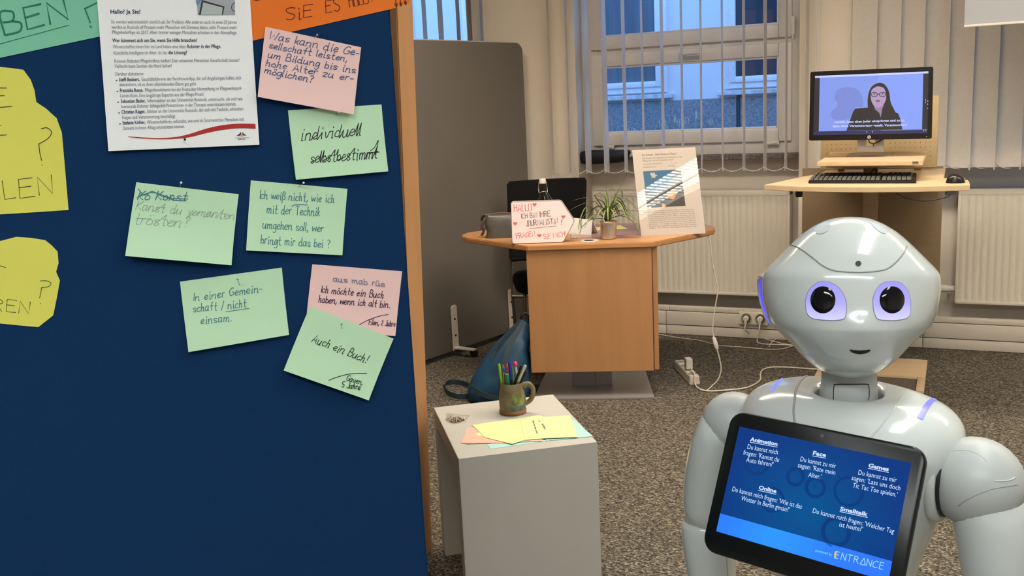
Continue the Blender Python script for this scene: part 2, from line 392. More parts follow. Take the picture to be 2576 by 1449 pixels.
for (x0, x1, dk) in ((-4.35, -2.362, 0), (-1.86, .1, 1), (-6.6, -4.9, 0)):
    f = MB(); ring(f, x0, x1, 1.44, 3.1, .05, YF-.03, YF+.03); f.box(((x0+x1)/2-.05, YF-.03, 1.44), ((x0+x1)/2+.05, YF+.02, 3.1), .003)
    ring(f, x0+.05, (x0+x1)/2-.05, 1.49, 3.05, .05, YF-.045, YF+.02); ring(f, (x0+x1)/2+.05, x1-.05, 1.49, 3.05, .05, YF-.045, YF+.02)
    wf = part('window_frame', f, mat('far_frame', (.8, .8, .82), .5), bl, 30)
    part('pane', MB().box((x0+.09, YF-.012, 1.52), (x1-.09, YF-.006, 3.02)), pane_out if dk else cur, wf)
    part('sill', MB().box((x0-.05, YF-.07, 1.385), (x1+.05, YF+.03, 1.425), .006), mat('far_sill', (.55, .56, .58), .8, var=.25, vs=20), bl)
struct('trim_2', MB().box((-8, 5.96, .55), (2.5, YF, .7)), mat('yard_ground', (.12, .13, .12), .95, var=.3, vs=15))
gm = MB(); rg = random.Random(3)
for i in range(15):
    x = rg.uniform(-3.3, -1.8); y = YF-rg.uniform(.1, .5); h = rg.uniform(.35, .62); lx = rg.uniform(-.22, .22)
    gm.tube([(x, y, .7), (x+lx*.2, y, .7+h*.55), (x+lx*.6, y-.02, .7+h*.95), (x+lx, y-.03, .7+h*.9)], .0016, 4, 4)
    for q in range(3): gm.tube([(x+lx*(.6+.13*q), y-.02, .7+h*.95), (x+lx*(.62+.13*q), y-.02, .7+h*.86)], .003, 4)
single('dry_grass', gm, mat('dry_grass', (.55, .52, .42), .9), 'dry grass stalks growing at the foot of the house wall', 'grass', kind='stuff')

# ------------------------------------------------------------------ vertical blinds
slat_m = mat('blind_fabric', (.68, .64, .60), .85, var=.03, vs=60)
chain_m = mat('bead_chain', (.7, .7, .7), .4, var=0)
def blind(label, slats, x0, x1, zb, group='vertical blinds on the window wall', sag=.022):
    t = thing('vertical_blind', label, 'blind', ((x0+x1)/2, 5.53, zb), group=group)
    part('head_rail', MB().box((x0, 5.505, 2.44), (x1, 5.555, 2.48), .003), white_metal, t, 40)
    ch = MB(); prev = None
    for (x, a) in slats:      # a = angle of the slat from the wall plane
        d = V((math.cos(a), math.sin(a), 0)); n = V((-d.y, d.x, 0)); c = V((x, 5.53, 0)); W = .127
        rows = []
        for z in (zb, zb+.03, zb+.034, 1.6, 2.44):
            rows.append([c+d*(W*(j/6-.5))+n*(.006*(1-(2*j/6-1)**2))+V((0, 0, z)) for j in range(7)])
        mb = MB().grid(rows); mb.grid([[p-n*.0012 for p in r][::-1] for r in rows]); mb.grid([[r[0], r[0]-n*.0012] for r in rows]); mb.grid([[r[-1], r[-1]-n*.0012] for r in rows])
        part('slat', mb, slat_m, t, 40)
        e0 = c-d*.055+V((0, -.004, zb+.024))
        ch.tube([c+d*.06+V((0, -.003, zb+.02)), c+d*.064+V((0, -.006, zb+.005)), c+d*.06+V((0, -.008, zb-.012)), c+d*.056+V((0, -.006, zb+.005))], .0013, 5, 4, closed=True)
        if prev is not None:
            nb = 16
            for q in range(nb):
                u = q/nb; p = prev.lerp(e0, u); p.z -= sag*4*u*(1-u)
                ch.box(p-V((.0022,)*3), p+V((.0022,)*3))
            ch.tube([prev.lerp(e0, u/8)-V((0, 0, sag*4*(u/8)*(1-u/8))) for u in range(9)], .0007, 4)
        prev = e0
    part('bead_chain', ch, chain_m, t, kind='stuff'); return t
def edge_on(x, vis, sgn=1):       # angle that lets the eye see `vis` metres of a 127 mm slat
    los = math.atan2(5.53, x)
    return (los % math.pi) + sgn*math.asin(min(.99, vis/.127))
P1 = [(-2.24, .017), (-2.129, .010), (-2.012, .034), (-1.898, .030), (-1.778, .019), (-1.668, .010), (-1.551, .016), (-1.437, .010), (-1.327, .007), (-1.208, .006), (-1.09, .013), (-.975, .016), (-.862, .012), (-.752, .021)]
blind('open vertical blind with thin grey slats across the middle window', [(x, edge_on(x, v_, -1)) for x, v_ in P1], -2.3, -.69, .968)
blind('closed vertical blind behind the monitor at the right window', [(-.58+.115*i, R(-13 if i % 3 else -17)) for i in range(1, 17)], -.55, 1.35, .966, sag=.03)
P2 = [(-3.66, .02), (-3.55, .02), (-3.43, .02), (-3.31, .02), (-3.175, .028), (-3.073, .026), (-2.96, .032), (-2.837, .022), (-2.75, .05), (-2.715, .05)]
blind('vertical blind at the left window seen above the grey partition', [(x, edge_on(x, v_, -1)) for x, v_ in P2], -3.75, -2.66, .97)
cc = MB()
for xx in (-2.655, -2.635): cc.tube([(xx, 5.52, 2.44), (xx, 5.52, 1.1)], .003, 5)
single('pull_cord', cc, chain_m, 'pair of thin white pull cords hanging beside the left window', 'cord')
pk = MB()
for xx in (-.705, -.69): pk.tube([(xx, 5.52, 2.44), (xx, 5.52, 1.0)], .002, 5)
single('pull_cord', pk, chain_m, 'thin white beaded pull cord on the wall behind the monitor', 'cord')

# ------------------------------------------------------------------ radiators
rad_m = mat('radiator_enamel', (.70, .65, .56), .35, var=.02)
def radiator(label, x0, x1, valve):
    y1, y0, z0, z1 = 5.775, 5.665, .225, .845
    t = thing('radiator', label, 'radiator', ((x0+x1)/2, 5.72, z0), group='wall radiators')
    P = []; n = int((x1-x0-.03)/.0333)*6
    for z in (z0+.012, z0+.03, z0+.045, z1-.06, z1-.045, z1-.03):
        dep = 0 if z in (z0+.012, z1-.03) else (.004 if z in (z0+.03, z1-.045) else .006)
        P.append([V((x0+.012+(x1-x0-.024)*j/n, y0+dep*max(0, math.cos(2*math.pi*j/6))**.7 if math.cos(2*math.pi*j/6) > 0 else y0, z)) for j in range(n+1)])
    mb = MB().grid(P); mb.box((x0+.012, y0+.012, z0+.01), (x1-.012, y0+.03, z1-.03))
    part('front_panel', mb, rad_m, t, 60)
    part('top_grille', MB().box((x0, y0-.002, z1-.034), (x1, y1, z1), .004), rad_m, t, 40)
    part('bottom_edge', MB().box((x0+.004, y0-.003, z0), (x1-.004, y0+.03, z0+.018), .004), rad_m, t, 40)
    for xx in (x0, x1-.014): part('side_panel', MB().box((xx, y0-.001, z0+.008), (xx+.014, y1, z1-.005), .003), rad_m, t, 40)
    for xx in (x0+.2, x1-.25): part('wall_bracket', MB().box((xx, y1-.01, z0+.1), (xx+.05, YN-.001, z1-.1)), white_metal, t)
    v = MB().tube([(valve, 5.70, .3), (valve-.045, 5.70, .3)], .018, 12).tube([(valve-.045, 5.70, .3), (valve-.085, 5.70, .3)], .021, 12).tube([(valve-.03, 5.70, .3), (valve-.03, 5.70, .28), (valve-.03, 5.79, .27)], .009, 8)
    part('valve', v, white_metal, t, 50)
radiator('long white ribbed radiator behind the beech desk', -2.04, -.86, -2.04)
radiator('white ribbed radiator right of the standing desk', .008, 1.05, .012)

# wall socket with two plugs
sk = thing('wall_socket', 'white double wall socket with two plugs on the cable trunking', 'socket', (-1.03, YW-.05, .1))
sp_m = mat('socket_white', (.72, .67, .58), .4, var=0)
yq = YW-.052
a_ = ony((1860, 783), yq); b_ = ony((1932, 818), yq)
part('cover_plate', MB().box((a_.x, yq-.012, b_.z), (a_.x+.165, yq+.002, a_.z), .004), sp_m, sk, 40)
Mx = lambda p: Matrix.Translation(V(p)) @ Matrix.Rotation(R(90), 4, 'X')
SOCK = []
for q in (.042, .122):
    c = V((a_.x+q, yq-.012, (a_.z+b_.z)/2)); SOCK.append(c)
    part('socket_ring', MB().lathe([(.030, 0), (.031, .004), (.024, .004), (.021, -.002), (.0, -.002)], 24, Mx(c)), mat('socket_shadow', (.35, .31, .26), .5), sk, 50)
    part('plug', MB().lathe([(.018, 0), (.018, .02), (.012, .03), (.0, .031)], 16, Mx(c)).box(c+V((-.008, -.03, -.03)), c+V((.008, -.014, .004)), .003), sp_m, sk, 50)

# ================================================================== BLUE PINBOARD AND WHAT IS PINNED TO IT
BN = V((.781, -.624, 0)).normalized()         # towards the viewer
B0 = CAM - BN*1.47
BX = V((-BN.y, BN.x, 0)).normalized()         # along the board, to the right edge
if BX.x < 0: BX = -BX
edge_pt = onp((1028, 700), B0, BN); e0 = V((edge_pt.x, edge_pt.y, 0))
felt = mat('blue_felt', (.0048, .030, .098), .95, var=.22, vs=700, bump=.35, bs=900, spec=.15)
bd = thing('pinboard', 'large dark blue felt pinboard covered with handwritten cards', 'pinboard', e0-BX*.6, math.atan2(BX.y, BX.x))
def bpt(a, d, z): return e0-BX*a+BN*d+V((0, 0, z))       # a: metres left of the right edge, d: proud of the face
part('felt_panel', MB().prism([bpt(0, -.03, .42), bpt(1.2, -.03, .42), bpt(1.2, -.03, 1.95), bpt(0, -.03, 1.95)], BN*.03, .004), felt, bd, 40)
for a in (.08, 1.12):
    f = MB().tube([bpt(a, -.05, 1.5), bpt(a, -.05, .03)], .016, 10); part('leg', f, white_metal, bd, 40)
    f = MB().tube([bpt(a, .22, .017), bpt(a, -.30, .017)], .016, 10); part('foot', f, white_metal, bd, 40)

def board_sheet(c, off=.001, lift=.005, bulge=0): return Sheet(c, B0, BN, off, lift, bulge)
green_c = mat('green_card', (.52, .77, .52), .85, var=.02, vs=8)
pink_c = mat('pink_card', (.86, .58, .55), .85, var=.02, vs=8)
yellow_c = mat('yellow_card', (.72, .69, .12), .85, var=.02, vs=8)
teal_c = mat('teal_card', (.20, .54, .37), .85, var=.02, vs=8)
orange_c = mat('orange_card', (.78, .17, .015), .85, var=.02, vs=8)
paper = mat('white_paper', (.90, .91, .93), .8, var=.01, vs=8)
def ink(name, c): return mat('ink_'+name, c, .7, var=0)
i_blue, i_teal, i_black = ink('blue', (.035, .085, .22)), ink('teal', (.05, .2, .24)), ink('black', (.01, .01, .012))
i_pencil, i_purple, i_dgreen, i_green = ink('pencil', (.25, .33, .26)), ink('purple', (.035, .01, .06)), ink('dark_green', (.01, .035, .02)), ink('green', (.005, .17, .09))
i_maroon, i_olive, i_smear = ink('maroon', (.10, .008, .008)), ink('olive', (.06, .14, .03)), ink('smear', (.25, .24, .34))
GN = 'green cards pinned to the blue board'; PN = 'pink cards pinned to the blue board'
def card(name, sh, m_, label, cat, group, lines, extra=()):
    """lines: (ink, [(text, start, end, x-height px, pen px, slant, joined)]) ; extra: (ink, polylines, width)"""
    t = thing(name, label, cat, sum(sh.C, V((0, 0, 0)))/4, group=group)
    part('sheet', sh.mesh() if not hasattr(sh, 'out') else sh.out, m_, t, 60, label=None)
    for inkm, rows in lines:
        for (txt, a, b_, xh, w_, sl, jn) in rows:
            mb = MB(); write(mb, sh, txt, a, b_, xh, w_, sl, jn); part('handwriting', mb, inkm, t, kind='stuff')
    for inkm, pls, w_ in extra:
        mb = MB()
        for pl_ in pls: pen_line(mb, sh, catmull([V(p) for p in pl_], 6) if len(pl_) > 2 else pl_, w_)
        part('handwriting', mb, inkm, t, kind='stuff')
    return t
z2, z4, z5 = zp(600, 0, 3.15), zp(300, 440, 3.15), zp(680, 640, 3.6225)
z3, z1 = zp(0, 150, 2.07), zp(0, 0, 3.623)

# orange arrow strip and teal strip (lowest layer)
sh = board_sheet([(560, -95), (985.7, -190), (985.7, 24), (560, 120)], .001, .0)
sh.out = sh.outline([(600, -60), (960, -160), (1000, -115), (1058, -75), (1030, 8), (985.7, 22.5), (633, 103), (600, 110)])
card('orange_strip', sh, orange_c, 'orange paper arrow strip pinned at the top right of the blue board', 'paper strip', None,
     [(i_maroon, [('SiE', z2(378, 166), z2(585, 133), 17, 2.2, .1, False), ('ES', z2(692, 102), z2(805, 85), 17, 2.2, .1, False), ('HOLEN', z2(880, 55), z2(1060, 18), 17, 2.2, .08, False)])],
     [(i_maroon, [[z2(1243, -40), z2(1250, 50)], [z2(1278, -40), z2(1287, 45)], [z2(1315, -45), z2(1324, 36)], [z2(1238, 30), z2(1252, 56)], [z2(1258, 30), z2(1252, 56)], [z2(1277, 24), z2(1288, 48)], [z2(1294, 24), z2(1288, 48)], [z2(1312, 15), z2(1325, 40)], [z2(1331, 15), z2(1325, 40)],
                  [z2(95, -20), z2(140, 3), z2(190, -10)]], 2.2)])
sh = board_sheet([(-180, -70), (262, -170), (262, 89.5), (-180, 184)], .001, 0)
card('teal_strip', sh, teal_c, 'sea green paper strip pinned at the top left of the blue board', 'paper strip', None,
     [(i_green, [('LEBEN', z1(-330, 420), z1(618, 178), 31, 5.0, .0, False)])],
     [(i_green, [[z1(-120, 432), z1(628, 229)]], 1.6), (i_green, [[z1(770, 80), z1(880, 25), z1(930, -25), z1(860, -70), z1(780, -60)], [z1(775, 80), z1(822, 205)], [z1(822, 240), z1(832, 250)]], 3.6)])
# yellow clouds
o = [z3(*p) for p in ((-170, 45), (-60, 30), (0, 38), (60, 44), (122, 53), (160, 105), (180, 160), (189, 221), (240, 255), (295, 305), (322, 380), (340, 580), (357, 783), (180, 795), (0, 806), (-350, 815), (-345, 600), (-300, 400), (-230, 220))]
sh = board_sheet([z3(-200, 30), z3(322, 30), z3(357, 783), z3(-180, 812)], .001, 0); sh.out = sh.outline(o)
card('yellow_cloud', sh, yellow_c, 'bigger yellow paper cloud at the left edge of the board, ending in ELEN', 'paper cloud', 'yellow paper clouds on the board',
     [(i_black, [('SPIELEN', z3(-300, 760), z3(274, 700), 26, 1.8, .0, False)])],
     [(i_black, [[z3(-40, 146), z3(35, 148)], [z3(-40, 190), z3(22, 187)], [z3(-40, 252), z3(62, 243)], [z3(-40, 345), z3(5, 342)], [z3(-40, 395), z3(33, 392)]], 1.8),
      (i_black, [[z3(215, 360), z3(245, 355), z3(268, 378), z3(250, 410), z3(200, 440)], [z3(202, 440), z3(208, 490), z3(217, 525)], [z3(218, 547), z3(219, 551)]], 1.8)])
o = [z3(*p) for p in ((-215, 1080), (-150, 1000), (-60, 960), (0, 945), (85, 923), (160, 928), (235, 940), (270, 968), (300, 1000), (305, 1060), (292, 1105), (312, 1150), (296, 1240), (277, 1332), (200, 1393), (100, 1384), (0, 1374), (-190, 1365), (-225, 1250))]
sh = board_sheet([z3(-160, 923), z3(300, 923), z3(290, 1393), z3(-150, 1393)], .001, 0); sh.out = sh.outline(o)
card('yellow_cloud', sh, yellow_c, 'smaller yellow paper cloud at the lower left of the board, ending in REN', 'paper cloud', 'yellow paper clouds on the board',
     [(i_olive, [('HÖREN'.replace('Ö', 'O'), z3(-180, 1290), z3(150, 1325), 17, 1.8, .0, False)])],
     [(i_olive, [[z3(-30, 1062), z3(30, 1083)]], 1.8),
      (i_olive, [[z3(210, 1152), z3(245, 1152), z3(266, 1165), z3(250, 1182), z3(215, 1187)], [z3(217, 1187), z3(206, 1242)], [z3(210, 1268), z3(211, 1272)]], 1.8)])

# printed flyer
sh = board_sheet([(231, -182), (618, -182), (651, 364), (272, 380)], .0015, .004)
fl = thing('flyer', 'white printed sheet with small text and a red swoosh, pinned on the blue board', 'flyer', sum(sh.C, V((0, 0, 0)))/4)
part('sheet', sh.mesh(10), paper, fl, 60)
i_navy, i_grey = ink('navy', (.02, .035, .10)), ink('grey_print', (.11, .125, .17))
def row(segs, h=12.6):
    for (txt, a, b_, bold) in segs:
        mb = MB(); type_on(mb, sh, txt, a, b_, h, .02 if bold else 0); part('print', mb, i_navy if bold else i_grey, fl, kind='stuff')
row([('Hallo? Ja Sie!', z1(1003, 124), z1(1278, 124), 1)], 14.5)
for txt, a, b_ in (('Sie werden wahrscheinlich ziemlich alt. Ihr Problem: Alle anderen auch. In etwa 20 Jahren', (1010, 214), (2157, 218)),
                   ('werden in Rostock elf Prozent mehr Menschen mit Demenz leben, zehn Prozent mehr', (1015, 262), (2160, 265)),
                   ('Pflegebedürftige als 2017. Aber: Immer weniger Menschen arbeiten in der Altenpflege.', (1020, 309), (2160, 312)),
                   ('Können Roboter Pflegekräften helfen? Den einsamen Menschen Gesellschaft leisten?', (1040, 572), (2180, 564)),
                   ('Vielleicht beim Sterben die Hand halten?', (1043, 619), (1565, 615)), ('Darüber diskutieren:', (1048, 690), (1310, 687)),
                   ('abzusichern, ob es ihren alleinlebenden Eltern gut geht.', (1087, 786), (1790, 778)),
                   ('Lütten-Klein. Eine langjährige Expertin aus der Pflege-Praxis!', (1093, 888), (1857, 873)),
                   ('humanoide Roboter Schlaganfall-Patient:innen in der Therapie unterstützen können.', (1102, 985), (2150, 962)),
                   ('Fragen und Verantwortung beschäftigt.', (1110, 1086), (1600, 1072)),
                   ('Demenz in ihrem Alltag unterstützen können.', (1118, 1184), (1680, 1165))): row([(txt, z1(*a), z1(*b_), 0)])
row([('Wer kümmert sich um Sie, wenn Sie Hilfe brauchen?', z1(1023, 384), z1(1795, 381), 1)])
row([('Wissenschaftler:innen hier im Land haben eine Idee:', z1(1028, 441), z1(1692, 439), 0), ('Roboter in der Pflege.', z1(1702, 439), z1(2013, 437), 1)])
row([('Künstliche Intelligenz im Alter. Ist das', z1(1033, 498), z1(1522, 495), 0), ('die Lösung?', z1(1531, 495), z1(1703, 493), 1)])
for b_, t_, y0, y1, xm, xr in (('Steffi Beckert,', 'Geschäftsführerin der Fernfreund-App, die soll Angehörigen helfen, sich', 741, 724, 1270, 2193),
                               ('Franziska Busse,', 'Pflegedienstleiterin bei der Rostocker Heimstiftung im Pflegewohnpark', 840, 818, 1302, 2200),
                               ('Sebastian Bader,', 'Informatiker an der Universität Rostock, untersucht, ob und wie', 938, 914, 1325, 2206),
                               ('Christian Klager,', 'Ethiker an der Universität Rostock, der sich mit Technik, ethischen', 1036, 1006, 1322, 2212),
                               ('Stefanie Köhler,', 'Wissenschaftlerin, erforscht, wie und ob Smartwatches Menschen mit', 1135, 1100, 1322, 2218)):
    x0 = {741: 1082, 840: 1090, 938: 1098, 1036: 1105, 1135: 1113}[y0]
    ym = y0+(y1-y0)*(xm-x0)/(xr-x0)
    row([(b_, z1(x0, y0), z1(xm, ym), 1), (t_, z1(xm+16, ym), z1(xr, y1), 0)])
    mb = MB(); pen_line(mb, sh, [z1(x0-26, y0-6), z1(x0-18, y0-7)], 2.4); part('bullet', mb, i_navy, fl)
up_ = [(1165, 1243), (1300, 1252), (1450, 1258), (1600, 1248), (1720, 1222), (1850, 1180), (1980, 1148), (2110, 1130), (2220, 1127), (2322, 1129)]
dn_ = [(1165, 1248), (1300, 1262), (1450, 1268), (1600, 1264), (1720, 1250), (1850, 1218), (1980, 1190), (2110, 1172), (2220, 1168), (2325, 1173)]
part('swoosh', MB().grid([[sh.pt(z1(*p), .0004) for p in catmull([V(q) for q in up_], 4)], [sh.pt(z1(*p), .0004) for p in catmull([V(q) for q in dn_], 4)]]), ink('red', (.42, .02, .018)), fl)
zl = zp(560, 300, 18.11)
for pts, c in (([(600, 755), (740, 660), (800, 560), (805, 700), (740, 745)], (.01, .015, .04)), ([(860, 560), (930, 650), (1070, 742), (960, 735), (880, 680)], (.10, .02, .015)), ([(805, 700), (830, 600), (880, 680), (950, 740), (850, 780), (770, 745)], (.55, .36, .12))):
    part('logo', MB().poly([sh.pt(zl(*p), .0005) for p in pts]), ink('logo%d' % int(c[0]*100), c), fl)
mb = MB(); pen_line(mb, sh, [zl(540, 855), zl(1160, 838)], .8); type_on(mb, sh, 'ROSTOCK', zl(680, 940), zl(1015, 932), 3.9, .03); part('print', mb, i_navy, fl, kind='stuff')
# photo print at the top (a tablet)
ph = [((1790, -170), (2135, -170), (2142, 138), (1800, 136), (.36, .38, .42)), ((1838, 0), (2045, 60), (2030, 136), (1812, 136), (.03, .03, .035)), ((1850, 22), (2028, 70), (2020, 136), (1828, 136), (.42, .49, .49)), ((1787, -20), (1838, 0), (1800, 50), (1787, 30), (.15, .25, .5))]
for q, (a, b_, c_, d_, col) in enumerate(ph):
    part('picture', MB().poly([sh.pt(z1(*p), .0003+.0002*q) for p in (a, b_, c_, d_)]), ink('photo%d' % q, col), fl)
mb = MB(); pen_line(mb, sh, catmull([V(z1(*p)) for p in ((2138, 25), (2112, 50), (2112, 85), (2135, 108))], 5), 1.6, .001); part('picture', mb, i_black, fl)

# cards
WAS = board_sheet([(668, 67), (908.6, 119), (887, 288), (646, 244)], .0045, .006)
card('pink_card', WAS, pink_c, 'pink card at the top with five lines of blue handwriting', 'card', PN,
     [(i_blue, [('Was kann die Ge-', z2(240, 308), z2(950, 446), 11, 2.0, .1, False), ('sellschaft leisten,', z2(240, 382), z2(856, 488), 9.5, 2.0, .1, False), ('um Bildung bis ins', z2(230, 456), z2(922, 580), 9.5, 2.0, .1, False),
                ('hohe Alter zu er-', z2(213, 522), z2(900, 644), 9.5, 2.0, .1, False), ('möglichen?', z2(203, 580), z2(580, 655), 9.5, 2.2, .1, False)])])
IND = board_sheet([(724.4, 277.5), (959.7, 262.9), (973.6, 430.5), (742, 451.7)], .001, .006)
card('green_card', IND, green_c, 'green card reading individuell selbstbestimmt in black script', 'card', GN,
     [(i_black, [('individuell', z2(490, 1112), z2(962, 1072), 17, 2.0, .3, True), ('selbstbestimmt', z2(565, 1292), z2(1092, 1252), 16, 2.0, .3, True)])],
     [(i_black, [[z2(1040, 1195), z2(1075, 1165), z2(1105, 1112), z2(1075, 1225)], [z2(1020, 1210), z2(1110, 1205)]], 1.8)])
KON = board_sheet([(342.9, 458.4), (600.6, 488.6), (578.4, 664.8), (312.7, 641.3)], .001, .012, .003)
card('green_card', KON, green_c, 'green card with crossed-out blue words above a grey pencil question', 'card', GN,
     [(i_teal, [('Ko Konst', z4(145, 195), z4(528, 205), 12.5, 2.2, .2, False)]),
      (i_pencil, [('Kanst du yemanten', z4(128, 275), z4(905, 352), 12.5, 1.3, .25, True), ('trösten?', z4(110, 385), z4(535, 415), 15, 1.3, .25, True)])],
     [(i_teal, [[z4(150, 110), z4(200, 160), z4(260, 130), z4(330, 165), z4(430, 185), z4(540, 190)], [z4(140, 180), z4(240, 140), z4(320, 150), z4(420, 195), z4(525, 205)]], 2.2)])
ICH = board_sheet([(631, 453.7), (874, 475), (859, 641.3), (617.5, 628.9)], .001, .005)
card('green_card', ICH, green_c, 'green card with four teal lines about Technik in the middle of the board', 'card', GN,
     [(i_teal, [('Ich weiß nicht, wie ich', z4(1108, 186), z4(1700, 222), 11.5, 1.8, .05, False), ('mit der Technik', z4(1168, 302), z4(1585, 325), 12, 1.8, .05, False),
                ('umgehen soll, wer', z4(1135, 420), z4(1612, 452), 11.5, 1.8, .05, False), ('bringt mir das bei ?', z4(1118, 540), z4(1660, 577), 11.5, 1.8, .05, False)])],
     [(i_teal, [[z4(1365, 250), z4(1400, 235), z4(1490, 238)]], 1.8)])
EIN = board_sheet([(452.7, 708.6), (708.9, 673.3), (724.8, 840.6), (472.4, 883.8)], .001, .006)
card('green_card', EIN, green_c, 'green card reading In einer Gemeinschaft, left of the lower pink card', 'card', GN,
     [(i_teal, [('In einer Gemein-', z4(585, 1000), z4(1130, 925), 11, 1.8, .15, False), ('schaft / nicht', z4(585, 1086), z4(1003, 1045), 11, 1.8, .15, False), ('einsam.', z4(645, 1180), z4(885, 1155), 11, 1.8, .15, False)])],
     [(i_teal, [[z4(843, 1083), z4(1028, 1055)]], 1.6)])
BUC = board_sheet([(785.7, 664.8), (1011.8, 682.5), (992.5, 844.3), (766, 828)], .001, .004)
card('pink_card', BUC, pink_c, 'pink card at the lower right, half covered by a green card', 'card', PN,
     [(i_purple, [('Ich möchte ein Buch', z5(455, 345), z5(1025, 398), 9.5, 1.9, .15, False), ('haben, wenn ich alt bin.', z5(437, 434), z5(1082, 486), 9.5, 1.9, .15, False), ('Eilen, 2 Jahre', z5(890, 636), z5(1130, 652), 7.5, 1.6, .15, False)]),
      (i_smear, [('aµs mab rüe', z5(575, 245), z5(1040, 292), 8, 2.6, -.1, False)])],
     [(i_purple, [[z5(805, 637), z5(880, 598), z5(980, 562), z5(1070, 545)]], 1.6)])
AUC = board_sheet([(779.9, 770.8), (990.3, 852), (924.6, 1005), (711.2, 929.9)], .0055, .006)
card('green_card', AUC, green_c, 'tilted green card reading Auch ein Buch, lowest on the board', 'card', GN,
     [(i_dgreen, [('Auch ein Buch!', z5(372, 792), z5(862, 985), 11.5, 1.9, .2, False), ('Gaven,', z5(685, 1142), z5(828, 1182), 8, 1.8, .1, False), ('5 Jahre', z5(640, 1200), z5(806, 1228), 8, 2.0, .15, False)])],
     [(i_dgreen, [[z5(525, 1140), z5(600, 1112), z5(720, 1085), z5(875, 1080)]], 1.7)])
# pins: each one a steel needle with a small ball head
pin_w, pin_k = mat('pin_white', (.8, .8, .8), .25, var=0), mat('pin_black', (.01, .01, .01), .25, var=0)
pin_c = mat('pin_clear', (.55, .6, .58), .15, var=0, trans=.6)
steel = mat('steel', (.45, .45, .45), .25, metal=1, var=0)
for label, sh_, head, tip, mt in (('black pin at the bottom edge of the printed flyer', sh, z1(1670, 1270), z1(1672, 1300), pin_k),
        ('white pin above the green card with pencil writing', KON, z4(478, 58), z4(474, 112), pin_w),
        ('white pin above the green card about Technik', ICH, z4(1445, 60), z4(1415, 105), pin_w),
        ('thin pin at the top of the upper pink card', WAS, z2(608, 282), z2(598, 306), pin_c),
        ('thin pin on the individuell card just below the pink card', IND, z2(778, 892), z2(772, 922), pin_c),
        ('clear pin at the top of the Gemeinschaft card', EIN, z4(925, 818), z4(962, 890), pin_c),
        ('clear pin on the Auch ein Buch card', AUC, z5(630, 625), z5(655, 690), pin_c)):
    a = sh_.pt(head, .011); b_ = sh_.pt(tip, -.003)
    t = thing('pin', label, 'pin', b_, group='pins in the blue board')
    part('needle', MB().tube([a, b_], .0005, 6), steel, t, 60)
    part('pin_head', MB().lathe([(0, -.0018), (.0012, -.0014), (.0018, 0), (.0012, .0014), (0, .0018)], 10, Matrix.Translation(a)), mt, t, 180)

# tall beech panel behind the board's right edge, leaning back a little
beech = mat('beech', (.47, .245, .107), .38, var=.06, vs=3.2, wood=(9, 9, .8))
beech_h = mat('beech_side', (.50, .255, .105), .4, var=.09, vs=5, wood=(1.1, 14, 14))
maple = mat('maple', (.66, .49, .30), .45, var=.06, vs=6, wood=(1.2, 14, 14))
lean = math.tan(R(3.2)); H_ = 2.1
bot = [V((-1.497, 2.44, 0)), V((-1.490, 2.523, 0)), V((-2.45, 2.64, 0)), V((-2.46, 2.56, 0))]
top = [p+V((0, H_*lean, H_)) for p in bot]
single('wooden_panel', MB().hexa(bot, top, .003), beech, 'tall beech wood panel whose edge shows beside the blue pinboard', 'panel', smooth=40)

# ================================================================== GREY PARTITION, CHAIR, BEECH DESK
pa = V((-2.628, 4.537, 0)); pt_ = V((.18, .738, 0)).normalized(); pn_ = V((pt_.y, -pt_.x, 0))
grey_p = mat('grey_laminate', (.16, .148, .132), .42, var=.02, vs=3)
gp = thing('partition', 'tall grey freestanding partition with rounded top corner by the left window', 'partition', pa+pt_*.3)
def pp(s_, z, d=0): return pa+pt_*s_+pn_*d+V((0, 0, z))
r_ = .055
arc = [(.985-r_+r_*math.sin(a), 1.75-r_+r_*math.cos(a)) for a in [R(9*i) for i in range(11)]]
ol = [(-1.0, .03), (-1.0, 1.75)]+arc+[(.985, .05), (.965, .03)]
part('panel', MB().prism([pp(a, b_, -.03) for a, b_ in ol], pn_*.03, .003), grey_p, gp, 40)
part('edge_trim', MB().tube([pp(a, b_, -.015) for a, b_ in [(-1.0, 1.752)]+[(x+.002, z+.002) for x, z in arc]+[(.987, .05)]], .0045, 6), mat('trim_grey', (.5, .48, .45), .4), gp, 60)
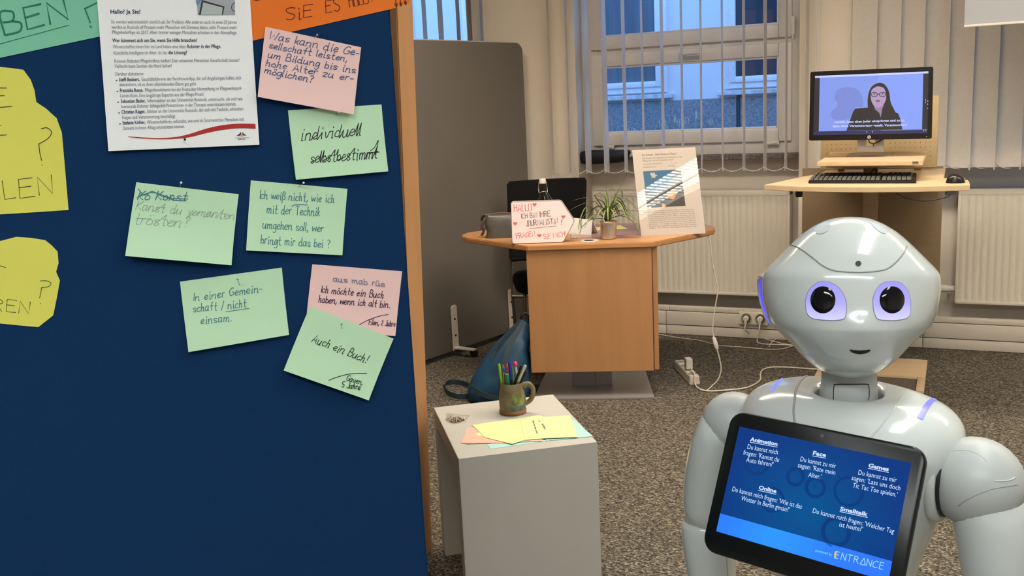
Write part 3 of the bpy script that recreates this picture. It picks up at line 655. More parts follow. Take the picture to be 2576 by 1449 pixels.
for s_, foot in ((.215, onz((1222, 879), .03)), (.735, None)):
    d = (foot-pp(s_, .03)).dot(pn_) if foot else .3
    ft = MB().prism([pp(s_-.012, .035, .004), pp(s_+.036, .035, .004), pp(s_+.036, .285, .004), pp(s_+.026, .295, .004), pp(s_+.0, .295, .004), pp(s_-.012, .285, .004)], pn_*.006, .001)
    ft.prism([pp(s_-.012, .045, .004), pp(s_+.036, .045, .004), pp(s_+.036, .045, d), pp(s_+.005, .045, d)], V((0, 0, .008)), .001)
    b_ = part('foot_bracket', ft, white_metal, gp, 40)
    for z in (.12, .215): part('screw', MB().lathe([(0, 0), (.007, 0), (.007, .002), (0, .002)], 12, Matrix.Translation(pp(s_+.013, z, .0085)) @ pn_.to_track_quat('Z', 'Y').to_matrix().to_4x4()), dark_hole, b_)
    part('wheel', MB().lathe([(.007, -.012), (.022, -.012), (.026, -.008), (.026, .008), (.022, .012), (.007, .012)], 20, Matrix.Translation(pp(s_+.045, .0265, d-.03)) @ pt_.to_track_quat('Z', 'Y').to_matrix().to_4x4()), black_plastic, b_, 50)
    part('wheel', MB().lathe([(.007, -.012), (.022, -.012), (.026, -.008), (.026, .008), (.022, .012), (.007, .012)], 20, Matrix.Translation(pp(s_+.012, .0265, -.26)) @ pt_.to_track_quat('Z', 'Y').to_matrix().to_4x4()), black_plastic, b_, 50)
    part('foot_rail', MB().box((0, 0, 0), (1, 1, 1)) if False else MB().prism([pp(s_-.004, .03, -.29), pp(s_+.03, .03, -.29), pp(s_+.03, .03, -.034), pp(s_-.004, .03, -.034)], V((0, 0, .006)), .001), white_metal, b_)

# visitor chair behind the desk
DO = V((-1.808, 4.097, 0)); dang = math.atan2(.319, .948); DX = V((math.cos(dang), math.sin(dang), 0)); DY = V((-DX.y, DX.x, 0))
def dk(x, y, z=0): return DO+DX*x+DY*y+V((0, 0, z))
mesh_b = mat('black_mesh', (.008, .008, .009), .9, var=.2, vs=120, spec=.2)
tube_m = mat('chair_tube', (.28, .26, .25), .3, metal=.9, var=0)
chy = 5.02
ca, cb = ony((1274, 476), chy), ony((1466, 463), chy+.06)
ch = thing('visitor_chair', 'black mesh-backed chair with grey tube frame behind the beech desk', 'chair', ((ca.x+cb.x)/2, chy-.2, 0))
cx = (cb-ca); cx.z = 0; cx.normalize(); cyv = V((-cx.y, cx.x, 0)); W_ = (cb-ca).length
fvw = -V((ca.x+cb.x, ca.y+cb.y, 0)).normalized(); fvw = (fvw+cx*.12).normalized()
def cp(u, d, z): q = ca.lerp(cb, u); return V((q.x, q.y, 0))+(cyv*d if d > 0 else fvw*-d)+V((0, 0, z))
rows = []
for k in range(9):
    v_ = k/8; z = (.95 - v_*.43); shr = .03*v_
    rows.append([cp(shr+(1-2*shr)*j/10, .05*4*(j/10)*(1-j/10)+.06*(1-v_), z+.012*(j/10)) for j in range(11)])
mb = MB().grid(rows); mb.grid([[p-cyv*.022 for p in r][::-1] for r in rows])
for e_ in (rows[0], rows[-1], [r[0] for r in rows], [r[-1] for r in rows]): mb.tube([p-cyv*.011 for p in e_], .0125, 8)
part('backrest', mb, mesh_b, ch, 50)
sc0 = cp(.5, -.24, 0); srt = V((-fvw.y, fvw.x, 0))
seat = MB().loft([[sc0+srt*x*k_+fvw*y*k_+V((0, 0, z)) for x, y in [(.215*math.copysign(abs(math.cos(a))**.45, math.cos(a)), .215*math.copysign(abs(math.sin(a))**.45, math.sin(a))) for a in [2*math.pi*q/36 for q in range(36)]]] for z, k_ in ((.405, .9), (.412, .97), (.435, 1.0), (.462, .985), (.475, .93), (.48, .8))])
part('seat', seat, mesh_b, ch, 50)
for u in (.0, 1.0):
    part('leg', MB().tube([cp(u, .03, .62), cp(u, .02, .42), cp(u, .06, .013)], .0115, 8, 4), tube_m, ch, 60)
    part('leg', MB().tube([cp(u+(.16 if u == 0 else -.16), -.03, .395), cp(u+(.13 if u == 0 else -.13), -.30, .39), cp(u+(.11 if u == 0 else -.11), -.36, .35), cp(u+(.10 if u == 0 else -.10), -.38, .013)], .0115, 8, 5), tube_m, ch, 60)
part('crossbar', MB().tube([cp(0, .015, .30), cp(1, .015, .30)], .009, 8), tube_m, ch, 60)

# beech desk
dt = thing('desk', 'beech desk with faceted top, closed front panel and grey metal column foot', 'desk', dk(.29, .3), dang)
out = [(0, 0), (.583, 0), (.845, .29), (.892, .36), (.905, .44), (.89, .53), (.83, .62), (.70, .70), (.50, .735), (.1, .735), (-.12, .70), (-.27, .64), (-.36, .56), (-.378, .48), (-.365, .41), (-.33, .345)]
part('tabletop', MB().prism([dk(x, y, .72) for x, y in out], V((0, 0, .025)), .004), beech_h, dt, 40)
fb = onp((1337, 938), dk(0, .012), -DY); zb = fb.z
fr = onp((1645, 930), dk(0, .012), -DY); xr = (fr-DO).dot(DX)
xl = (fb-DO).dot(DX)
part('front_panel', MB().prism([dk(xl, .012, zb), dk(xr, .012, zb), dk(xr, .012, .72), dk(xl, .012, .72)], DY*.022, .0015), beech, dt, 40)
part('side_panel', MB().prism([dk(xr+.004, .03, zb), dk(xr+.004, .42, zb), dk(xr+.004, .42, .72), dk(xr+.004, .03, .72)], DX*.022, .0015), beech, dt, 40)
part('side_panel', MB().prism([dk(xl+.002, .036, zb), dk(xl+.002, .42, zb), dk(xl+.002, .42, .72), dk(xl+.002, .036, .72)], DX*.022, .0015), beech, dt, 40)
part('bottom_panel', MB().prism([dk(xl+.025, .036, zb), dk(xr, .036, zb), dk(xr, .42, zb), dk(xl+.025, .42, zb)], V((0, 0, .022)), .001), beech, dt, 40)
col_m = mat('column_metal', (.26, .25, .25), .4, metal=.4, var=.02)
plate_m = mat('plate_metal', (.40, .38, .38), .35, metal=.5, var=.03)
part('column', MB().prism([dk(.177, .20), dk(.292, .20), dk(.292, .30), dk(.177, .30)], V((0, 0, .72)), .003), col_m, dt, 40)
part('column', MB().prism([dk(.2945, .205), dk(.374, .205), dk(.374, .295), dk(.2945, .295)], V((0, 0, .72)), .003), col_m, dt, 40)
part('base_plate', MB().prism([dk(.0, -.01), dk(.572, -.012), dk(.545, .47), dk(.03, .47)], V((0, 0, .010)), .002), plate_m, dt, 40)
gc = onz((1483, 605), .745)
gr = MB().lathe([(.027, 0), (.030, .002), (.043, .002), (.045, 0)], 28, Matrix.Translation(gc), cap=False)
part('cable_grommet', gr, mat('grommet', (.6, .57, .53), .4), dt, 50)
part('grommet_hole', MB().lathe([(0, .0006), (.024, .0006)], 24, Matrix.Translation(gc+V((-.006, .0, 0))), cap=False), dark_hole, dt)

# ---- on the beech desk
TZ = .7455
# toiletry pouch
bc = onz((1252, 596), TZ); bx = RT.copy(); bx.z = 0; bx.normalize(); by = V((-bx.y, bx.x, 0))
pouch_m = mat('grey_pouch', (.065, .062, .056), .36, var=.15, vs=25, bump=.5, bs=45)
pg = thing('toiletry_bag', 'small grey zipped toiletry bag at the left end of the beech desk', 'bag', bc)
secs = []
for k in range(9):
    v_ = k/8; z = TZ+.115*v_; wx = .083-.012*v_-.004*math.sin(v_*9); wy = .05*(1-v_)**.75+.004; o_ = .004*math.sin(v_*5)
    secs.append([bc+bx*(o_+wx*(abs(math.cos(a))**.55)*(1 if math.cos(a) > 0 else -1)+.02)+by*(wy*(abs(math.sin(a))**.6)*(1 if math.sin(a) > 0 else -1))+V((0, 0, z-TZ+.012*math.cos(a)*v_*0)) for a in [2*math.pi*j/28 for j in range(28)]])
part('body', MB().loft(secs), pouch_m, pg, 60)
part('zipper', MB().tube([bc+bx*(.02-.078)+V((0, 0, .112)), bc+bx*.02+V((0, 0, .119)), bc+bx*(.02+.075)+V((0, 0, .112))], .004, 8, 5), mat('zip_brown', (.14, .07, .05), .5), pg, 60)
part('pull_tab', MB().strap([bc+bx*-.058+V((0, 0, .11)), bc+bx*-.072+V((0, 0, .10)), bc+bx*-.075+V((0, 0, .085))], .012, .003, by), black_plastic, pg)
part('side_strap', MB().strap([bc+bx*-.05+V((0, 0, .085)), bc+bx*-.078-by*.005+V((0, 0, .06)), bc+bx*-.068-by*.01+V((0, 0, .035)), bc+bx*-.08-by*.012+V((0, 0, .012))], .014, .004, by), mat('dark_strap', (.05, .03, .028), .6), pg)

# arrow light box
zs = zp(1250, 430, 7.626)
s0, s1 = onz((1288, 614.5), TZ), onz((1416, 610), TZ)
sxv = (s1-s0); sxv.z = 0; sxv.normalize(); sn = V((sxv.y, -sxv.x, 0))
if sn.y > 0: sn = -sn
lb = thing('arrow_sign', 'white arrow-shaped light box with red and black handwriting and hearts on the desk', 'sign', (s0+s1)/2)
SG = Sheet([(1284, 506), (1446, 506), (1446, 612), (1287, 614)], s0, sn, 0, 0, 0)
def rc(pts, r=5):      # round the corners of a photo outline
    o2 = []; n = len(pts)
    for i in range(n):
        p, q, w2 = V(pts[i-1]), V(pts[i]), V(pts[(i+1) % n]); a = q+(p-q).normalized()*r; c = q+(w2-q).normalized()*r
        o2 += [a.lerp(q, t).lerp(q.lerp(c, t), t) for t in (0, .33, .67, 1)]
    return o2
olp = rc([(1284.5, 508), (1411, 504), (1446.5, 556), (1417.5, 610), (1287.5, 614.5)], 6)
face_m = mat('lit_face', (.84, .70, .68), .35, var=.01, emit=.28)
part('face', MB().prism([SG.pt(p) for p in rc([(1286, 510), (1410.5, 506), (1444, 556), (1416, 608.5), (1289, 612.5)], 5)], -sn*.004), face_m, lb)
part('box', MB().prism([SG.pt(p, -.004) for p in olp], -sn*.035, .001), mat('sign_grey', (.42, .36, .35), .4), lb, 40)
i_red = ink('sign_red', (.80, .16, .17))
i_sgrey = ink('sign_black', (.06, .045, .045))
for inkm, txt, a, b_, xh, w2, sl in ((i_red, 'HALLO', (330, 775), (660, 765), 9.5, 1.5, .0), (i_sgrey, 'ICH BiN', (465, 915), (770, 890), 6.5, 1.1, .0), (i_sgrey, 'IHRE', (820, 885), (1030, 865), 7.5, 1.2, .0),
        (i_sgrey, 'JOURNALiSTiN', (560, 1060), (1165, 1010), 7.5, 1.2, .0), (i_sgrey, '!', (1205, 1028), (1235, 1026), 7.5, 1.3, .05), (i_red, 'FRAGEN', (375, 1300), (730, 1245), 7.0, 1.3, .0), (i_red, 'SiE', (900, 1310), (1030, 1300), 7, 1.3, 0), (i_red, 'MiCH!', (1085, 1280), (1330, 1250), 6.8, 1.3, 0)):
    mb = MB(); write(mb, SG, txt, zs(*a), zs(*b_), xh, w2, sl, False, .05); part('handwriting', mb, inkm, lb, kind='stuff')
mb = MB(); pen_line(mb, SG, [zs(635, 1105), zs(1140, 1055)], .9); part('handwriting', mb, i_sgrey, lb)
for (hx, hy) in ((722, 645), (350, 1010), (1275, 880), (815, 1238)):
    P = []
    for j in range(24):
        t = 2*math.pi*j/24; P.append(SG.pt(zs(hx+40*math.sin(t)**3, hy-38*(.8125*math.cos(t)-.3125*math.cos(2*t)-.125*math.cos(3*t)-.0625*math.cos(4*t))), .0005))
    part('heart', MB().poly(P), i_red, lb)

# swing-top glass bottle behind the sign
bq = (s0+s1)/2-sn*.13; d = ray((1369, 560)); tt = math.hypot(bq.x, bq.y)/math.hypot(d.x, d.y); q = CAM+d*tt
bo = V((q.x, q.y, TZ)); d = ray((1369, 449)); ztop = (CAM+d*(math.hypot(bo.x, bo.y)/math.hypot(d.x, d.y))).z; hb = ztop-TZ
btl = thing('swing_top_bottle', 'clear glass swing-top bottle standing behind the arrow sign', 'bottle', bo)
k_ = hb/.24
part('body', MB().lathe([(0, 0), (.033, 0), (.036, .004), (.036, .135*k_), (.033, .152*k_), (.020, .168*k_), (.0155, .178*k_), (.0155, .205*k_), (.019, .207*k_), (.019, .218*k_), (.0145, .220*k_)], 28, Matrix.Translation(bo), cap=False), glass('bottle_glass', (.72, .74, .72), 1.0), btl, 50)
part('water', MB().lathe([(0, .004), (.033, .004), (.033, .128*k_), (0, .128*k_)], 24, Matrix.Translation(bo)), glass('water', (.62, .66, .62), .4), btl, 50)
part('stopper', MB().lathe([(0, .221*k_), (.0165, .221*k_), (.0165, .234*k_), (.014, .24*k_), (0, .24*k_)], 20, Matrix.Translation(bo)), mat('ceramic', (.72, .69, .62), .3), btl, 50)
wr = MB()
for sg in (-1, 1): wr.tube([bo+bx*.018*sg+V((0, 0, .228*k_)), bo+bx*.021*sg-by*.003+V((0, 0, .20*k_)), bo+bx*.019*sg-by*.012+V((0, 0, .185*k_))], .0016, 6, 4)
wr.tube([bo+bx*-.019-by*.012+V((0, 0, .185*k_)), bo-by*.02+V((0, 0, .19*k_)), bo+bx*.019-by*.014+V((0, 0, .186*k_)), bo+bx*.044-by*.02+V((0, 0, .152*k_)), bo+bx*.036-by*.02+V((0, 0, .150*k_)), bo+bx*.012-by*.02+V((0, 0, .186*k_))], .0017, 6, 5)
part('wire_clasp', wr, chrome, btl, 60)

# white folded sheet and small box right of the sign, yellow note, desk pad
q0, q1 = onz((1440, 588), TZ), onz((1487, 591), TZ)
vv = (q1-q0).normalized(); nn = V((vv.y, -vv.x, 0))
bk = -nn if nn.y > 0 else nn
fs_ = MB().prism([q0-vv*.03, q1, q1-bk*.012+V((0, 0, .073)), q0-vv*.03-bk*.02+V((0, 0, .078))], -bk*.003)
fs_.prism([q0-vv*.03-bk*.02+V((0, 0, .078)), q1-bk*.012+V((0, 0, .073)), q1-bk*.06, q0-vv*.03-bk*.07], -bk*.003)
single('folded_sheet', fs_, paper, 'white folded cardboard sheet standing behind the tip of the arrow sign', 'sheet')
q0 = onz((1436, 601), TZ)
single('small_box', MB().hexa([q0, q0+bx*.028, q0+bx*.028+by*.05, q0+by*.05], [p+V((0, 0, .024)) for p in (q0, q0+bx*.028, q0+bx*.028+by*.05, q0+by*.05)], .003), mat('box_cream', (.62, .57, .48), .5), 'small cream plastic box beside the tip of the arrow sign', 'box', smooth=40)
def flat(pts, z, th=.0006): return MB().prism([onz(p, z) for p in pts], V((0, 0, th)))
single('desk_pad', flat([(1470, 566), (1625, 560), (1660, 585), (1560, 592), (1446, 600)], TZ), mat('pad_reflection', (.36, .22, .20), .3), 'thin clear desk pad coloured mauve like its reflection, under the plant pot', 'desk pad')  # pinkish reflection on the clear mat painted as its mauve colour
single('sticky_note', flat([(1487, 573), (1560, 567), (1580, 576), (1487, 580)], TZ+.001), mat('note_yellow', (.70, .66, .18), .7), 'pale yellow paper note lying behind the plant pot', 'note')

# spider plant in a tin
pc_ = onz((1531, 599), TZ+.0016)
pl = thing('spider_plant', 'spider plant with arching striped leaves in a shiny tin pot', 'plant', pc_)
tin = mat('tin', (.62, .58, .53), .3, metal=.85, var=.12, vs=30, wood=(40, 40, 1))
part('pot', MB().lathe([(0, 0), (.038, 0), (.039, .002), (.0385, .008)]+[(.0385+.0006*(i%2), .012+.004*i) for i in range(16)]+[(.040, .078), (.0415, .081), (.0395, .083), (.037, .078), (.036, .07), (0, .068)], 32, Matrix.Translation(pc_), cap=False), tin, pl, 50)
part('soil', MB().lathe([(0, .072), (.0365, .070)], 20, Matrix.Translation(pc_), cap=False), mat('soil', (.03, .02, .015), .95, bump=.6), pl)
leaf_g = mat('leaf_green', (.10, .16, .035), .45, var=.2, vs=30); leaf_w = mat('leaf_pale', (.42, .46, .20), .5, var=.1, vs=30)
base = pc_+V((0, 0, .078)); pr = random.Random(11)
def leaf(pts, w2):
    pts = catmull(pts, 7); n = len(pts); g = []
    for i, p in enumerate(pts):
        t = (pts[min(i+1, n-1)]-pts[max(0, i-1)]).normalized(); sd = t.cross(V((0, 0, 1))); sd = sd.normalized() if sd.length > .05 else bx.copy()
        u = i/(n-1); ww = w2*(.55+.45*math.sin(min(1, u*3)*math.pi/2))*(1-u)**.55+.0006; up = sd.cross(t)
        g.append([p-sd*ww+up*ww*.35, p-sd*ww*.35, p+sd*ww*.35, p+sd*ww+up*ww*.35])
    mb = MB()
    for c_, m_i in ((0, 0), (1, 1), (2, 0)):
        mb.cur = m_i; mb.grid([[r[c_], r[c_+1]] for r in g])
    return mb
cpl = -V((pc_.x, pc_.y, 0)).normalized()        # towards the viewer
def lp(px, dep): return onp(px, pc_+cpl*dep, cpl)
LE = [([(1528, 540), (1545, 500), (1578, 438)], .02), ([(1530, 530), (1527, 490), (1535, 465), (1560, 462)], -.03), ([(1525, 530), (1512, 505), (1475, 498), (1440, 505)], .04), ([(1520, 540), (1495, 508), (1462, 515), (1432, 530)], .05),
      ([(1518, 548), (1480, 520), (1462, 545), (1455, 580)], .07), ([(1520, 550), (1495, 525), (1465, 550), (1462, 578)], .03), ([(1535, 540), (1555, 510), (1585, 512), (1615, 535)], .0), ([(1538, 545), (1565, 528), (1590, 530), (1628, 535)], .03),
      ([(1540, 550), (1575, 540), (1600, 555), (1610, 588)], .06), ([(1540, 548), (1570, 545), (1598, 565), (1606, 582)], .04), ([(1525, 540), (1522, 500), (1508, 486), (1490, 495)], -.02), ([(1532, 540), (1550, 495), (1563, 480), (1566, 498)], -.04),
      ([(1522, 552), (1490, 552), (1466, 570), (1458, 590)], .05), ([(1535, 545), (1562, 520), (1590, 545), (1595, 560)], .02), ([(1528, 545), (1510, 515), (1500, 500), (1495, 490)], .06), ([(1532, 548), (1552, 530), (1580, 538), (1592, 545)], .08),
      ([(1530, 545), (1540, 515), (1548, 490), (1540, 470)], .0), ([(1525, 548), (1500, 540), (1480, 555), (1470, 575)], .09), ([(1528, 545), (1518, 510), (1500, 505), (1475, 520)], -.05), ([(1533, 545), (1545, 520), (1570, 505), (1590, 510)], .05)]
for px_, dep in LE:
    n = len(px_); P = [base+V((pr.uniform(-.012, .012), pr.uniform(-.012, .012), -.005))]+[lp(p, dep*(i+1)/n) for i, p in enumerate(px_)]
    part('leaf', leaf(P, pr.uniform(.0062, .0088)), [leaf_g, leaf_w], pl, 60)
for i in range(22):
    a = pr.uniform(0, 6.28); L = pr.uniform(.06, .13); o_ = V((math.cos(a), math.sin(a), 0))
    P = [base+o_*.008, base+o_*L*.35+V((0, 0, L*.8)), base+o_*L*.8+V((0, 0, L*.75)), base+o_*L*1.2+V((0, 0, L*.2))]
    part('leaf', leaf(P, pr.uniform(.0055, .0075)), [leaf_g, leaf_w], pl, 60)

# leaning poster behind a bent acrylic sheet
p0, p1 = onz((1613, 594), TZ), onz((1775, 587), TZ)
px_ = (p1-p0).normalized(); back = V((-px_.y, px_.x, 0)); lean_a = R(17)
pup = back*math.sin(lean_a)+V((0, 0, math.cos(lean_a))); pnn = -back*math.cos(lean_a)+V((0, 0, math.sin(lean_a)))
PS = Sheet([(1590, 378), (1749, 370), (1775, 587), (1613, 594)], p0, pnn, 0, 0, 0)
po = thing('poster', 'printed A3 poster with a sky picture leaning behind clear acrylic on the desk', 'poster', (p0+p1)/2)
part('sheet', MB().prism([PS.pt(p) for p in ((1590, 378), (1749, 370), (1775, 587), (1613, 594))], -pnn*.003), mat('poster_paper', (.63, .555, .50), .6, var=.01), po)
zq = zp(1580, 360, 5.795)
i_pg = ink('poster_grey', (.20, .18, .17))
mb = MB()
type_on(mb, PS, 'Der Roboter – Dein Freund und Pfleger?', zq(200, 188), zq(708, 165), 7.0, .02); type_on(mb, PS, 'Ein Projekt zur künstlichen Intelligenz in der', zq(207, 235), zq(790, 210), 6.0); type_on(mb, PS, 'Pflege von und mit Rostocker Kunst', zq(213, 272), zq(662, 250), 6.0)
type_on(mb, PS, 'Ausstellung und Information', zq(218, 318), zq(495, 302), 4.5); type_on(mb, PS, 'Stadtbibliothek', zq(220, 360), zq(415, 352), 4.5); type_on(mb, PS, '20. - 24.09.', zq(625, 302), zq(722, 297), 4.5); type_on(mb, PS, '15.09.2021 -', zq(572, 345), zq(705, 336), 4.5)
for i, tx in enumerate(('Katharina Bauer ist freie Journalistin in Rostock. Sie arbeitet unter', 'anderem für den Norddeutschen Rundfunk. Alle Texte für Zeitungen, oder',
        'Magazine. Mit dem Roboter Pepper fliegen wir zusammen unterwegs', 'für den Traum auf dem Meer lernen dabei zu besprechen was oder', 'wenige Personen in Deutschland kennen entdecken Erfahrungen',
        'Technik und Umwelt kommt sie es für die KI und wozu damit das', 'menschlichem unterstützend in diesem ihren wissenschaftlichen', 'Bewohner der sozialen Projekt zusammen mit dem', 'Expertinnen materiell und betreut für den Themen', 'Fragen – wir suchen in den Gespräch Dinge vor das')):
    type_on(mb, PS, tx, zq(275+4*i, 1000+27.5*i), zq(962+4*i, 972+27.5*i), 4.6)
part('print', mb, i_pg, po, kind='stuff')
def pic(pts, c, off): part('picture', MB().poly([PS.pt(zq(*p), off) for p in pts]), ink('pic%d_%d' % (int(c[0]*99), int(c[2]*99)), c), po)
pic([(218, 412), (765, 380), (838, 915), (280, 943)], (.06, .17, .30), .0004)
pic([(240, 640), (300, 720), (420, 700), (560, 560), (650, 600), (790, 560), (838, 915), (280, 943)], (.07, .065, .06), .0007)
pic([(330, 430), (362, 440), (390, 425), (388, 455), (428, 470), (396, 488), (392, 515), (362, 500), (338, 520), (345, 480), (322, 462)], (.55, .55, .50), .0009)
pic([(380, 570), (420, 555), (440, 580), (400, 592)], (.34, .42, .46), .0009); pic([(455, 540), (470, 530), (478, 560), (460, 566)], (.40, .45, .48), .0009)
pic([(560, 740), (640, 690), (740, 700), (690, 770), (665, 820), (620, 815), (595, 790)], (.62, .25, .06), .001)
pic([(490, 890), (520, 882), (545, 905), (555, 930), (500, 934)], (.52, .33, .26), .001); pic([(610, 400), (765, 385), (790, 560), (640, 600)], (.14, .14, .13), .0006)
AC = []
Hh = (PS.C[0]-PS.C[3]).length
for i in range(17):
    u = i/16; AC.append([PS.C[3].lerp(PS.C[2], j/16).lerp(PS.C[0].lerp(PS.C[1], j/16), u)+pnn*(.003+.005*4*u*(1-u)*(.6+.4*j/16)) for j in range(17)])
part('acrylic_cover', MB().grid(AC), glass('acrylic', (.99, .99, .99), 2.0), po, 180)

# ================================================================== ON THE FLOOR BETWEEN DESK AND WALL
cord_m = mat('white_cord', (.66, .60, .50), .5, var=0)
zc_ = zp(1600, 560, 2.898)
# power strip
a0, a1, aw = onz((1735, 970), 0), onz((1696, 927), 0), onz((1761.5, 968), 0)
wv = (aw-a0); lv = a1-a0; hz = V((0, 0, .046))
ps = thing('power_strip', 'white power strip lying on the carpet right of the desk', 'power strip', (a0+a1)/2)
ins = wv*.06
part('housing', MB().hexa([a0, a0+wv, a1+wv, a1], [a0+ins+hz, a0+wv-ins+hz, a1+wv-ins+hz, a1+ins+hz], .004), sp_m, ps, 40)
for k in range(4):
    c = a0.lerp(a1, .14+.24*k)+wv*.5+hz
    part('outlet', MB().lathe([(.019, .0012), (.0205, .0012), (.0205, 0)], 20, Matrix.Translation(c), cap=False).lathe([(0, .0008), (.019, .0008)], 20, Matrix.Translation(c), cap=False), mat('socket_shadow', (.35, .31, .26), .5), ps, 40)
c = a0.lerp(a1, .38)+wv*.5+hz; lx = lv.normalized(); wx = wv.normalized()
cg = thing('charger', 'small white plug-in charger standing in the power strip', 'charger', c)
part('body', MB().hexa([c-lx*.022-wx*.016+V((0, 0, .006)), c-lx*.022+wx*.016+V((0, 0, .006)), c+lx*.022+wx*.016+V((0, 0, .006)), c+lx*.022-wx*.016+V((0, 0, .006))],
     [c-lx*.022-wx*.016+V((0, 0, .06)), c-lx*.022+wx*.016+V((0, 0, .06)), c+lx*.022+wx*.016+V((0, 0, .06)), c+lx*.022-wx*.016+V((0, 0, .06))], .003), mat('charger_white', (.70, .67, .62), .35), cg, 40)
for sg in (-.0095, .0095): part('prong', MB().tube([c+wx*sg+V((0, 0, .008)), c+wx*sg-V((0, 0, .012))], .0022, 6), chrome, cg)
# lamp cord hanging from the desk
q0 = onz((1777, 592), .72); rho0 = math.hypot(q0.x, q0.y); rho1 = math.hypot(a0.x, a0.y)*1.0
pts = [(510, 75), (530, 110), (545, 170), (552, 240), (562, 320), (580, 400), (598, 470), (594, 520), (580, 600), (570, 660), (562, 730), (558, 790), (566, 830), (580, 870), (592, 925), (606, 980), (620, 1050), (615, 1100), (595, 1150), (560, 1200)]
P = []
for i, p in enumerate(pts):
    d = ray(zc_(*p)); u = i/(len(pts)-1); rho = rho0+(rho1-rho0)*u; q = CAM+d*(rho/math.hypot(d.x, d.y)); q.z = max(q.z, .004); P.append(q)
P += [onz(zc_(*p), .004) for p in ((520, 1222), (480, 1222), (450, 1205))]+[onz(zc_(428, 1170), .02), a0+wv*.45-lx*.01+V((0, 0, .055)), a0.lerp(a1, .26)+wv*.5+V((0, 0, .062))]
lc = thing('lamp_cord', 'thin white cord with inline switch hanging from the desk to the power strip', 'cord', P[len(P)//2])
part('cord', MB().tube(P, .0034, 6, 3), cord_m, lc, 180)
q0, q1 = P[12], P[14]; dd = (q1-q0).normalized()
part('inline_switch', MB().loft([[q0+dd*t+(bx*math.cos(a)*r1+by*math.sin(a)*r1*.7) for a in [2*math.pi*j/10 for j in range(10)]] for t, r1 in ((0, .003), (.006, .009), (.03, .011), ((q1-q0).length-.01, .011), ((q1-q0).length, .004))]), mat('charger_white', (.7, .67, .62), .35), lc, 60)
def floor_cord(name, label, px, r=.0035, pre=()):
    P = list(pre)+[onz(p, r+.0005) for p in px]
    single(name, MB().tube(P, r, 7, 4), cord_m, label, 'cord', 'white cords on the carpet', 180)
floor_cord('extension_lead', 'thick white power cord curving over the carpet behind the robot shoulder', [zc_(*p) for p in ((430, 1180), (450, 1205), (500, 1225), (570, 1228), (680, 1220), (800, 1205), (880, 1170), (908, 1140), (908, 1100), (930, 1070), (990, 1055), (1100, 1055), (1250, 1065), (1345, 1072))], .0042, [a0+wv*.4-lx*.002+V((0, 0, .02))])
floor_cord('extension_lead', 'thin white cord along the carpet under the radiator', [zc_(*p) for p in ((20, 800), (165, 815), (300, 838), (450, 858), (560, 885), (620, 897), (800, 910), (980, 925), (1080, 918), (1150, 898), (1250, 890))], .003)
sA, sB = SOCK
floor_cord('plug_cord', 'white cord drooping from the left plug of the wall socket', [zc_(*p) for p in ((860, 815), (920, 840), (990, 862), (1080, 885), (1160, 895))], .0032, [sA+V((0, -.03, -.03)), sA+V((.005, -.05, -.06))])
floor_cord('plug_cord', 'white cord hanging from the right plug of the wall socket', [zc_(*p) for p in ((882, 862), (900, 880), (960, 888), (1060, 890), (1160, 898))], .0036, [sB+V((0, -.03, -.03)), sB+V((0, -.045, -.065))])
floor_cord('plug_cord', 'short white cord loop crossing the others near the skirting', [zc_(*p) for p in ((970, 905), (985, 880), (1020, 850), (1075, 825), (1150, 800))], .003)

# blue backpack leaning against the desk
bpc = onz((1262, 1006), 0); bn = -V((bpc.x, bpc.y, 0)).normalized(); bs_ = V((-bn.y, bn.x, 0))
if bs_.dot(RT) < 0: bs_ = -bs_
nyl = mat('blue_nylon', (.011, .062, .135), .5, var=.14, vs=18, bump=.7, bs=28)
nyl_d = mat('dark_blue_strap', (.02, .042, .062), .65, var=.1, vs=40)
bpk = thing('backpack', 'blue backpack slumped on the carpet against the desk', 'backpack', bpc)
sec = [(1006, 1182, 1322, .07), (995, 1176, 1330, .10), (970, 1177, 1334, .115), (940, 1192, 1335, .115), (910, 1212, 1335, .11), (880, 1233, 1330, .10), (855, 1255, 1335, .09), (835, 1275, 1335, .07), (818, 1292, 1334, .05), (806, 1303, 1332, .03)]
rings = []
for k, (y, xa, xb, dp) in enumerate(sec):
    ctr = onp(((xa+xb)/2, y), bpc-bn*(.02+.012*k), bn); ctr.z = max(ctr.z, .004+.0*k)
    hw = (onp((xb, y), bpc-bn*(.02+.012*k), bn)-onp((xa, y), bpc-bn*(.02+.012*k), bn)).length/2
    rings.append([ctr+bs_*(hw*math.copysign(abs(math.cos(a))**.8, math.cos(a)))+bn*(dp*math.copysign(abs(math.sin(a))**.8, math.sin(a)))*(1+.06*math.sin(3*a+k)) for a in [2*math.pi*j/28 for j in range(28)]])
for p in rings[0]: p.z = .003
part('body', MB().loft(rings), nyl, bpk, 70)
def bp_(px, off): return onp(px, bpc+bn*off, bn)
part('shoulder_strap', MB().strap([bp_((1318, 808), .03), bp_((1292, 850), .075), bp_((1272, 900), .115), bp_((1262, 950), .135), bp_((1262, 1000), .12)], .028, .008, bn), nyl_d, bpk, 60)
part('shoulder_strap', MB().strap([bp_((1312, 806), .02), bp_((1280, 840), .04), bp_((1250, 880), .05), bp_((1236, 905), .06)], .02, .008, bn), nyl_d, bpk, 60)
lo_ = [onz(p, .012) for p in ((1186, 975), (1160, 968), (1132, 968), (1119, 978), (1126, 994), (1150, 1002), (1180, 1000))]
for i, p in enumerate(lo_): p.z = .03-.012*abs(i-3)/3
part('loop_strap', MB().strap(lo_, .026, .004, V((0, 0, 1)).cross(bs_)+V((0, 0, .02))), nyl_d, bpk, 60)
